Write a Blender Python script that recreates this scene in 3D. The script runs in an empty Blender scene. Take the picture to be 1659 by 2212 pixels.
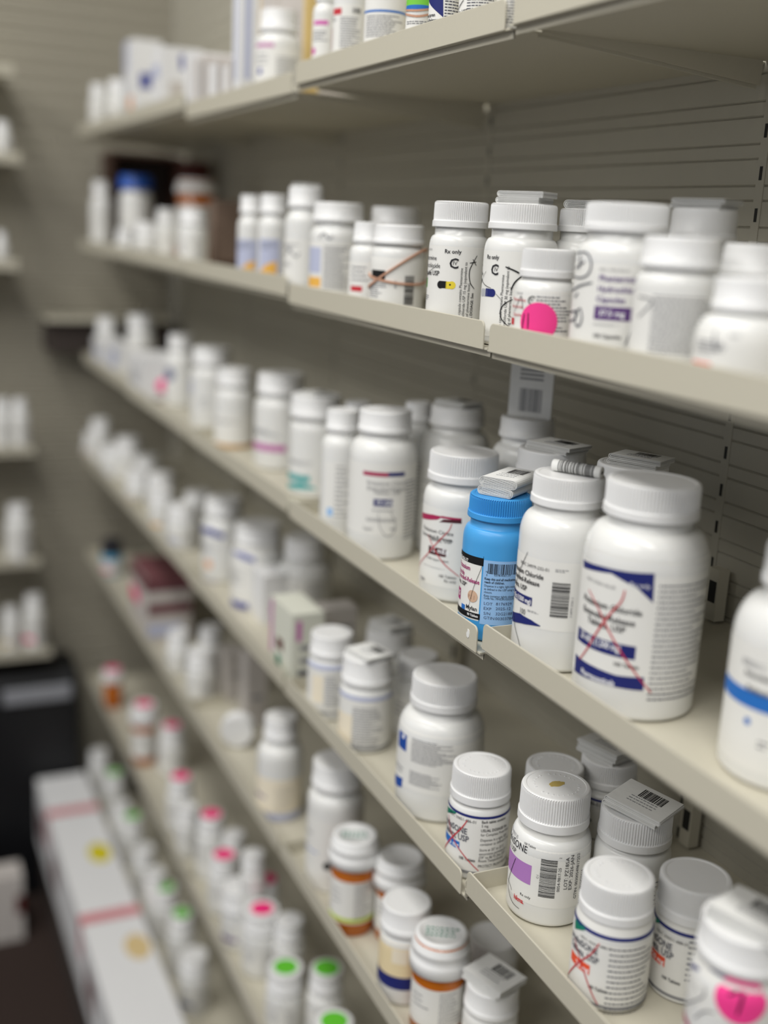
import bpy, bmesh, math, random
from mathutils import Matrix, Vector
random.seed(7)
SC=bpy.context.scene; COL=SC.collection
CZ=1.2      # camera height above the floor (m)
# ---------------------------------------------------------------- camera
cd=bpy.data.cameras.new('camera'); cam=bpy.data.objects.new('camera',cd); COL.objects.link(cam)
RG=(0.40941,0.91099,0.04980); UP=(-0.24267,0.05611,0.96849); BK=(0.87949,-0.40859,0.24404)
m=Matrix((RG,UP,BK)).transposed().to_4x4(); m.translation=(0,0,CZ); cam.matrix_world=m
cd.sensor_fit='VERTICAL'; cd.sensor_height=36.0; cd.lens=2450/2212*36.0
cd.clip_start=.02; cd.clip_end=50
cd.dof.use_dof=True; cd.dof.focus_distance=.672; cd.dof.aperture_fstop=2.5
SC.camera=cam
# ---------------------------------------------------------------- world, lamps, exposure
w=bpy.data.worlds.new('world'); SC.world=w; w.use_nodes=True
w.node_tree.nodes['Background'].inputs[0].default_value=(.93,.95,1,1); w.node_tree.nodes['Background'].inputs[1].default_value=.44
def area(name,loc,size,sy,power,target,col=(1,.98,.94)):
    l=bpy.data.lights.new(name,'AREA'); l.shape='RECTANGLE'; l.size=size; l.size_y=sy; l.energy=power; l.color=col
    o=bpy.data.objects.new(name,l); COL.objects.link(o); o.location=loc
    o.rotation_euler=(Vector(target)-Vector(loc)).to_track_quat('-Z','Y').to_euler(); return o
area('ceiling_lamp',(-.95,-.38,2.55),1.3,.35,16,(-.95,-.3,0))
area('ceiling_lamp',(.55,-.38,2.55),1.3,.35,18,(.55,-.3,0))
area('aisle_lamp',(-.2,-1.6,2.5),2.2,.5,22,(-.6,.4,.8))
SC.view_settings.view_transform='Standard'; SC.view_settings.look='None'; SC.view_settings.gamma=1; SC.view_settings.use_curve_mapping=False
SC.view_settings.exposure=.05
# ---------------------------------------------------------------- materials
def srgb(r,g,b):
    f=lambda c:(c/255/12.92) if c<=10 else ((c/255+.055)/1.055)**2.4
    return (f(r),f(g),f(b),1)
MATS={}
def mat(name,rgb,rough=.5,spec=.5,noise=0,sss=0,trans=0,bump=0,scale=60,metal=0,coat=0):
    if name in MATS: return MATS[name]
    mt=bpy.data.materials.new(name); mt.use_nodes=True; nt=mt.node_tree; b=nt.nodes['Principled BSDF']
    b.inputs['Base Color'].default_value=srgb(*rgb); b.inputs['Roughness'].default_value=rough
    b.inputs['Specular IOR Level'].default_value=spec; b.inputs['Metallic'].default_value=metal
    if sss: b.inputs['Subsurface Weight'].default_value=sss; b.inputs['Subsurface Radius'].default_value=(1,.9,.8); b.inputs['Subsurface Scale'].default_value=.003
    if trans: b.inputs['Transmission Weight'].default_value=trans
    if coat: b.inputs['Coat Weight'].default_value=coat
    if noise or bump:
        tc=nt.nodes.new('ShaderNodeTexCoord'); n=nt.nodes.new('ShaderNodeTexNoise'); n.inputs['Scale'].default_value=scale; n.inputs['Detail'].default_value=4
        nt.links.new(tc.outputs['Object'],n.inputs['Vector'])
        if noise:
            mx=nt.nodes.new('ShaderNodeMix'); mx.data_type='RGBA'; c=srgb(*rgb)
            mx.inputs[6].default_value=tuple(x*(1-noise) for x in c[:3])+(1,); mx.inputs[7].default_value=tuple(min(1,x*(1+noise)) for x in c[:3])+(1,)
            nt.links.new(n.outputs['Fac'],mx.inputs[0]); nt.links.new(mx.outputs[2],b.inputs['Base Color'])
        if bump:
            bp=nt.nodes.new('ShaderNodeBump'); bp.inputs['Strength'].default_value=bump; bp.inputs['Distance'].default_value=.0006
            nt.links.new(n.outputs['Fac'],bp.inputs['Height']); nt.links.new(bp.outputs['Normal'],b.inputs['Normal'])
    MATS[name]=mt; return mt
mat('plastic',(226,226,223),.24,.5,sss=.25,noise=.012,scale=30)
mat('cap_plastic',(228,228,227),.36,.45,sss=.15,noise=.015,scale=40)
mat('bluep',(72,160,222),.34,.45,sss=.1,noise=.02)
mat('bluecap',(62,150,216),.42,.4,noise=.02)
mat('steel_paint',(194,189,172),.42,.4,noise=.02,bump=.06,scale=300)
mat('wall_paint',(176,172,158),.5,.35,noise=.03,bump=.1,scale=90)
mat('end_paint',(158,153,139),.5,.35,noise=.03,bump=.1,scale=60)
mat('slot_dark',(28,28,26),.7)
mat('amber',(212,116,28),.22,.5,trans=.3,noise=.05)
mat('carpet',(58,48,44),.95,.1,noise=.35,bump=1,scale=240)
mat('kick',(66,58,54),.7,.3,noise=.1)
mat('black_plastic',(16,17,20),.45,.4,noise=.1); mat('grey_plastic',(150,152,158),.5,.4,noise=.03)
mat('leaflet_paper',(228,228,225),.75,.2,noise=.05,bump=.3,scale=200)
mat('carton_white',(226,226,226),.6,.3,noise=.02); mat('carton_grey',(196,190,184),.65,.3,noise=.04); mat('carton_tan',(206,180,120),.7,.2,noise=.05)
mat('carton_brown',(124,106,94),.7,.2,noise=.08); mat('carton_maroon',(112,70,74),.6,.3,noise=.05); mat('carton_green',(212,213,200),.6,.3,noise=.03); mat('wood_dark',(70,46,36),.5,.3,noise=.2,scale=30)
for n,c in dict(paper=(229,228,223),cream=(238,228,206),tanp=(232,214,172),ink=(38,38,42),ink2=(78,80,92),dot=(74,84,110),dotk=(36,36,44),grey=(140,140,142),black=(18,18,20),white=(245,245,245),
    pen=(66,70,84),red=(196,52,62),redb=(206,30,44),redp=(190,90,100),navy=(32,40,108),navyf=(70,78,150),blue=(40,110,190),blue2=(30,76,160),blue3=(70,120,200),green=(74,160,60),dkgreen=(20,120,96),limeg=(120,200,70),
    yellow=(228,206,60),silver=(176,178,182),tan=(206,172,146),tand=(150,116,98),magenta=(164,40,110),magenta2=(206,90,170),purple=(92,60,120),purp=(96,70,130),violet=(176,124,190),orange=(232,88,56),crimson=(168,40,84),maroon=(78,32,40),
    pink=(246,66,146),pinks=(236,40,120),greens=(96,190,50),teal=(80,165,165),mauve=(190,120,170),gold=(232,178,80),bluegrey=(184,189,212),bluegrey2=(96,104,140),amberink=(190,140,60),ltblue=(150,190,232),rubber=(196,150,124),peach=(226,176,140),
    yellows=(214,200,40),tanst=(214,190,140),dred=(90,30,30),dblue=(40,70,150),lime=(190,210,60),redband=(206,130,136),smudge=(186,164,96)).items(): mat(n,c,.55,.3,noise=.01)
mat('black_cap',(20,20,30),.4); mat('blue_cap',(36,84,170),.4); mat('dred_cap',(84,30,24),.45); mat('cyan_body',(64,140,176),.4)
# ---------------------------------------------------------------- mesh helpers
class MB:
    def __init__(s): s.v=[]; s.f=[]; s.m=[]; s.mats=[]; s.sm=[]
    def mi(s,name):
        if name not in s.mats: s.mats.append(name)
        return s.mats.index(name)
    def add(s,vs,fs,mname,smooth=False):
        o=len(s.v); s.v+=vs; k=s.mi(mname)
        for f in fs: s.f.append([i+o for i in f]); s.m.append(k); s.sm.append(smooth)
    def box(s,x0,x1,y0,y1,z0,z1,mname):
        s.add([(x0,y0,z0),(x1,y0,z0),(x1,y1,z0),(x0,y1,z0),(x0,y0,z1),(x1,y0,z1),(x1,y1,z1),(x0,y1,z1)],
              [(0,3,2,1),(4,5,6,7),(0,1,5,4),(1,2,6,5),(2,3,7,6),(3,0,4,7)],mname)
    def prism(s,pts,axis,a,b,mname,smooth=False):
        # pts: 2D outline; extruded along axis between a and b
        def P(p,t): return (t,p[0],p[1]) if axis=='x' else ((p[0],t,p[1]) if axis=='y' else (p[0],p[1],t))
        n=len(pts); s.add([P(p,a) for p in pts]+[P(p,b) for p in pts],[tuple(range(n))[::-1],tuple(range(n,2*n))]+[(i,(i+1)%n,(i+1)%n+n,i+n) for i in range(n)],mname,smooth)
    def lathe(s,prof,mname,n=48,teeth=None,tz=None,smooth=True,cx=0,cy=0,caps=False):
        rows=[]; o=len(s.v); k=s.mi(mname)
        for (r,z) in prof:
            rows.append(len(s.v))
            for i in range(n):
                a=2*math.pi*i/n; rr=r
                if teeth and tz[0]<=z<=tz[1] and (i//1)%2: rr=r-teeth
                s.v.append((cx+rr*math.cos(a),cy+rr*math.sin(a),z))
        for j in range(len(rows)-1):
            for i in range(n):
                s.f.append([rows[j]+i,rows[j]+(i+1)%n,rows[j+1]+(i+1)%n,rows[j+1]+i]); s.m.append(k); s.sm.append(smooth)
        if caps and prof[0][0]>1e-6: s.f.append([rows[0]+i for i in range(n)][::-1]); s.m.append(k); s.sm.append(False)
        if caps and prof[-1][0]>1e-6: s.f.append([rows[-1]+i for i in range(n)]); s.m.append(k); s.sm.append(False)
    def build(s,name,parent=None,loc=None,rot=None):
        me=bpy.data.meshes.new(name); me.from_pydata(s.v,[],s.f)
        for x in s.mats: me.materials.append(MATS[x])
        me.polygons.foreach_set('material_index',s.m); me.polygons.foreach_set('use_smooth',s.sm); me.update()
        o=bpy.data.objects.new(name,me); COL.objects.link(o)
        if parent: o.parent=parent
        if loc: o.location=loc
        if rot: o.rotation_euler=rot
        return o
def tag(o,label,cat,group=None,kind=None):
    if label: o['label']=label
    if cat: o['category']=cat
    if group: o['group']=group
    if kind: o['kind']=kind
    return o
def thing(name,label,cat,loc,group=None,rz=0):
    o=bpy.data.objects.new(name,None); COL.objects.link(o); o.location=loc; o.rotation_euler=(0,0,rz); o.empty_display_size=.01
    return tag(o,label,cat,group)
_tc={}
def textmesh(txt,bold,sx):
    key=(txt,bold)
    if key not in _tc:
        c=bpy.data.curves.new('t','FONT'); c.body=txt; c.size=1; c.resolution_u=2; c.fill_mode='FRONT'
        if bold: c.offset=.018
        o=bpy.data.objects.new('t',c); COL.objects.link(o); dg=bpy.context.evaluated_depsgraph_get()
        me=bpy.data.meshes.new_from_object(o.evaluated_get(dg))
        vs=[(v.co.x,v.co.y) for v in me.vertices]; fs=[tuple(p.vertices) for p in me.polygons]
        bpy.data.objects.remove(o); bpy.data.curves.remove(c); bpy.data.meshes.remove(me)
        _tc[key]=(vs,fs)
    vs,fs=_tc[key]; return [(x*sx,y) for x,y in vs],fs
# curved printing on a cylinder of radius R (mm); a in degrees from the viewing side, v in mm above base
class Lab:
    def __init__(s,R,face,zs=1e9,rn=0,sh=1): s.R=R; s.face=face; s.b=MB(); s.i=0; s.zs=zs; s.rn=rn; s.sh=sh
    def P(s,a,v,off):
        t=s.face+math.radians(a); r=s.R
        if v>s.zs:
            q=min(1,(v-s.zs)/s.sh); r=s.rn+.6+(s.R-s.rn-.6)*math.sqrt(max(0,1-q*q))
        r=(r+off)/1000; return (r*math.cos(t),r*math.sin(t),v/1000)
    def grid(s,fn,nu,nv,mname,off):
        vs=[s.P(*fn(i/nu,j/nv),off) for j in range(nv+1) for i in range(nu+1)]
        fs=[(j*(nu+1)+i,j*(nu+1)+i+1,(j+1)*(nu+1)+i+1,(j+1)*(nu+1)+i) for j in range(nv) for i in range(nu)]
        s.b.add(vs,fs,mname,True)
    def rect(s,a0,a1,v0,v1,mname,off=None):
        v0=max(v0,.9)
        if off is None: off=.14+.004*s.i
        n=max(1,int(abs(a1-a0)/4)); s.grid(lambda u,w:(a0+(a1-a0)*u,v0+(v1-v0)*w),n,(8 if v1>s.zs else 1),mname,off)
    def text(s,a,v,h,txt,mname,bold=0,sx=1,rot=0,right=False):
        vs,fs=textmesh(txt,bold,sx); k=h/.755
        if right:
            w=max([x for x,y in vs] or [0]); vs=[(x-w,y) for x,y in vs]
        out=[]
        for x,y in vs:
            x*=k; y*=k
            if rot: x,y=-y,x
            out.append(s.P(a+math.degrees(x/s.R),v+y,.30))
        s.b.add(out,fs,mname,False)
    def disc(s,a,v,r,mname,off=None):
        if off is None: off=.36 if mname=='pink' else .15+.004*s.i
        vs=[];fs=[];N=32;K=6
        for k in range(K+1):
            for i in range(N):
                t=2*math.pi*i/N; vs.append(s.P(a+math.degrees(r*k/K*math.cos(t)/s.R),v+r*k/K*math.sin(t),off))
        for k in range(K):
            for i in range(N): fs.append((k*N+i,k*N+(i+1)%N,(k+1)*N+(i+1)%N,(k+1)*N+i))
        s.b.add(vs,fs,mname,True)
    def stroke(s,pts,w,mname):
        # smooth the polyline, then a ribbon
        P=[(math.radians(a)*s.R,v) for a,v in pts]; Q=[]
        for i in range(len(P)-1):
            p0=P[max(0,i-1)];p1=P[i];p2=P[i+1];p3=P[min(len(P)-1,i+2)]
            for t in (0,.2,.4,.6,.8):
                q=[.5*((2*p1[k])+(-p0[k]+p2[k])*t+(2*p0[k]-5*p1[k]+4*p2[k]-p3[k])*t*t+(-p0[k]+3*p1[k]-3*p2[k]+p3[k])*t**3) for k in (0,1)]
                Q.append(q)
        Q.append(list(P[-1])); vs=[];fs=[]
        for i,q in enumerate(Q):
            a=Q[max(0,i-1)];b=Q[min(len(Q)-1,i+1)]; dx,dy=b[0]-a[0],b[1]-a[1]; L=math.hypot(dx,dy) or 1
            ww=w/2*(.55+.45*math.sin(math.pi*min(1,max(0,(i+1.5)/(len(Q)+2)))))
            for sg in (1,-1): vs.append(s.P(math.degrees((q[0]-dy/L*ww*sg)/s.R),q[1]+dx/L*ww*sg,.40))
        for i in range(len(Q)-1): fs.append((2*i,2*i+1,2*i+3,2*i+2))
        s.b.add(vs,fs,mname,False)
    def run(s,els):
        for e in els:
            s.i+=1; k=e[0]
            if k=='R': s.rect(e[1],e[2],e[3],e[4],e[5],.05 if (e[5] in('paper','tanp') and e[2]-e[1]>60) else None)
            elif k=='T': s.text(e[1],e[2],e[3],e[4],e[5],*(e[6:8]))
            elif k=='TR': s.text(e[1],e[2],e[3],e[4],e[5],e[6] if len(e)>6 else 0,e[7] if len(e)>7 else .9,0,True)
            elif k=='TV': s.text(e[1],e[2],e[3],e[4],e[5],e[6] if len(e)>6 else 0,e[7] if len(e)>7 else .9,1)
            elif k=='D': s.disc(*e[1:])
            elif k=='S': s.stroke(*e[1:])
            elif k=='W':
                T,B=e[1],e[2]
                def ip(L,t):
                    x=t*(len(L)-1); i=min(int(x),len(L)-2); f=x-i; return (L[i][0]*(1-f)+L[i+1][0]*f,L[i][1]*(1-f)+L[i+1][1]*f)
                s.grid(lambda u,w:tuple(ip(B,u)[q]*(1-w)+ip(T,u)[q]*w for q in (0,1)),24,2,e[3],.15+.004*s.i)
            elif k=='F':
                a0,a1,v0,v1,n=e[1:6]; dv=(v1-v0)/n; col='ink2' if s.R>0 else 'ink'
                for j in range(n):
                    v=v1-dv*(j+.75); a=a0; end=a0+(a1-a0)*random.uniform(.55,1)
                    while a<end:
                        wd=math.degrees(random.uniform(.8,2.8)/s.R); b=min(end,a+wd)
                        s.rect(a,b,v,v+min(dv*.36,.8),'ink2',.2); a=b+math.degrees(.45/s.R)
            elif k=='BV':
                a0,a1,v0,v1=e[1:5]; a=a0
                while a<a1:
                    wd=math.degrees(random.choice([.18,.3,.5])/s.R); s.rect(a,min(a1,a+wd),v0,v1,'black',.24); a+=wd+math.degrees(random.choice([.18,.3,.45])/s.R)
            elif k=='BH':
                a0,a1,v0,v1=e[1:5]; v=v0
                while v<v1:
                    wd=random.choice([.18,.3,.5]); s.rect(a0,a1,v,min(v1,v+wd),'black',.24); v+=wd+random.choice([.18,.3,.45])
# ---------------------------------------------------------------- bottle parts (mm in, metres out)
def arc(r0,z0,r1,z1,n=7,kind='out'):
    o=[]
    for i in range(1,n+1):
        t=math.pi/2*i/n
        if kind=='out': o.append((r1+(r0-r1)*math.cos(t),z0+(z1-z0)*math.sin(t)))
        else: o.append((r0+(r1-r0)*math.sin(t),z0+(z1-z0)*(1-math.cos(t))))
    return o
def M(p): return [(r/1000,z/1000) for r,z in p]
def dims(R,H,cR,cH):
    rn=min(cR*.89,R*.88); zt=H-cH+1.5; ng=max(1.5,min(5.5,zt*(.075 if H>76 else .045))); sh=max(3.5,min((R-rn)*1.45+3.2,(zt)*.32)); return rn,zt,ng,sh,zt-1.5-ng-sh
def body_mesh(R,H,cR,cH,m):
    b=MB(); rn,zt,ng,sh,zs=dims(R,H,cR,cH)
    e=min(3.,R*.14)
    p=[(R-e*1.6,.0),(R-e,.25)]+arc(R-e,.25,R,e,4,'in')[0:0]
    for i in range(1,6):
        t=math.pi/2*i/5; p.append((R-e+e*math.sin(t),.25+e*(1-math.cos(t))))
    p+=[(R,zs*.5),(R,zs)]+arc(R,zs,rn+.6,zs+sh,8,'out')+[(rn,zs+sh+.5),(rn,zt)]
    b.lathe(M(p),m,56); return b
def cap_mesh(cR,cH,z0,m,sharp,teeth=True):
    b=MB(); n=168 if sharp else 96; band=cH*.26; e=min(1.6,cR*.1)
    p=[(cR-1.2,z0),(cR-.15,z0),(cR+.05,z0+.4),(cR-.1,z0+band-.3),(cR-.5,z0+band),(cR-.6,z0+band+.4),(cR-.75,z0+cH-e-.5)]
    for i in range(1,5):
        t=math.pi/2*i/4; p.append((cR-.8-e+e*math.cos(t),z0+cH-e+e*math.sin(t)*.999))
    b.lathe(M([(cR-.8-e,z0+cH),(cR-e-2.0,z0+cH),(cR-e-2.35,z0+cH-.3)]),m,n,smooth=False); b.lathe(M([(cR-e-2.35,z0+cH-.3),(cR*.35,z0+cH-.3),(0.0,z0+cH-.3)]),m,n,smooth=False)
    b.lathe(M(p),m,n,(.0008 if sharp else .0005) if teeth else None,((z0+band+.2)/1000,(z0+cH-e*.4)/1000),smooth=not sharp)
    return b
def vial_body(R,H,m):
    b=MB(); p=[(R-2,.0),(R-.6,.4),(R,1.6),(R,H-14),(R-.4,H-13.5),(R-.4,H-3),(R-2,H-3)]
    b.lathe(M(p),m,48); return b
def vial_cap(cR,cH,z0,m):
    b=MB(); p=[(cR-1,z0),(cR,z0+.6),(cR,z0+cH*.30),(cR-.6,z0+cH*.36),(cR*.93,z0+cH*.40),(cR*.92,z0+cH*.55),(cR*.95,z0+cH*.6),(cR*.94,z0+cH*.7),(cR*.86,z0+cH*.76),(cR*.85,z0+cH-1.2),(cR*.81,z0+cH),(cR*.70,z0+cH),(cR*.68,z0+cH-.6),(0,z0+cH-.6)]
    b.lathe(M(p),m,56); return b
def emboss(b,cR,z,m,rad=.62):
    n=26; r=cR*rad
    for i in range(n):
        if i%7==6: continue
        a=2*math.pi*i/n; wd=random.uniform(.5,1.1); dp=random.uniform(.9,1.6)
        c,s_=math.cos(a),math.sin(a); P=[]
        for (du,dv) in ((-wd/2,-dp/2),(wd/2,-dp/2),(wd/2,dp/2),(-wd/2,dp/2)):
            P.append((((r+dv)*c-du*s_)/1000,((r+dv)*s_+du*c)/1000))
        b.add([(x,y,z/1000) for x,y in P]+[(x,y,(z+.35)/1000) for x,y in P],[(4,5,6,7),(0,1,5,4),(1,2,6,5),(2,3,7,6),(3,0,4,7)],m)
def bottle(id,label,group,kind='bottle',bm='plastic',cm='cap_plastic',sticker=None,style=None,name='pill_bottle',cat='bottle',extra=None):
    X,Y,Z,R,H,cR,cH=PB[id]
    o=thing(name,label,cat,(X,Y,Z),group)
    face=math.atan2(-Y,-X); sharp=id in SHARP
    if kind=='bottle':
        cR=min(cR,R*1.04); cH=min(cH,H*.4)
        body_mesh(R,H,cR,cH,bm).build('body',o)
        c=cap_mesh(cR,cH,H-cH,cm,sharp,teeth=id not in('S3B',) or True)
        if id in ('S4h','S4a','S4f','S4b'): emboss(c,cR,H-.4,cm)
        c.build('cap',o)
    else:
        vial_body(min(R,cR*.9),H,bm).build('body',o); vial_cap(cR,cH,H-cH,cm).build('cap',o); R=min(R,cR*.9)
    lb=Lab(R,face)
    if kind=='bottle': rn_,_,_,sh_,zs_=dims(R,H,cR,cH); lb.zs,lb.rn,lb.sh=zs_,rn_,sh_
    if id in LAB and LAB[id]: lb.run(LAB[id])
    else:
        rn=H-cH
        st=style or 'plain'
        if st=='none': v0=v1=0
        if kind=='vial': v0,v1=rn*.2,rn*.82
        else: v0,v1=rn*.12,rn*.72
        if st.startswith('plain') or st.startswith('band'):
            lb.run([('R',-110,95,v0,v1,'paper'),('F',-60,-12,v0+(v1-v0)*.45,v0+(v1-v0)*.85,3),('F',5,60,v0+1,v1-1,max(4,int((v1-v0)/3)))])
            if ':' in st:
                cc=st.split(':')[1]; lb.run([('R',-70,-5,v0+(v1-v0)*.22,v0+(v1-v0)*.4,cc)])
    if lb.b.v: lb.b.build('label',o)
    if sticker:
        s=MB(); r=min(cR*.8,12); s.lathe(M([(0,0),(r,0),(r,.25),(0,.25)]),sticker,28,smooth=False); s.build('sticker',o,(0,0,(H+.0)/1000))
    if extra: extra(o,R,H,cR,cH,face)
    return o
SHARP={'S2a','S2b','S2c','S2d','S2e','S3C','S3D','S3E','S3B','S4a','S4b','S4c','S4e','S4f','S4g','S4h','S4i'}
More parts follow.
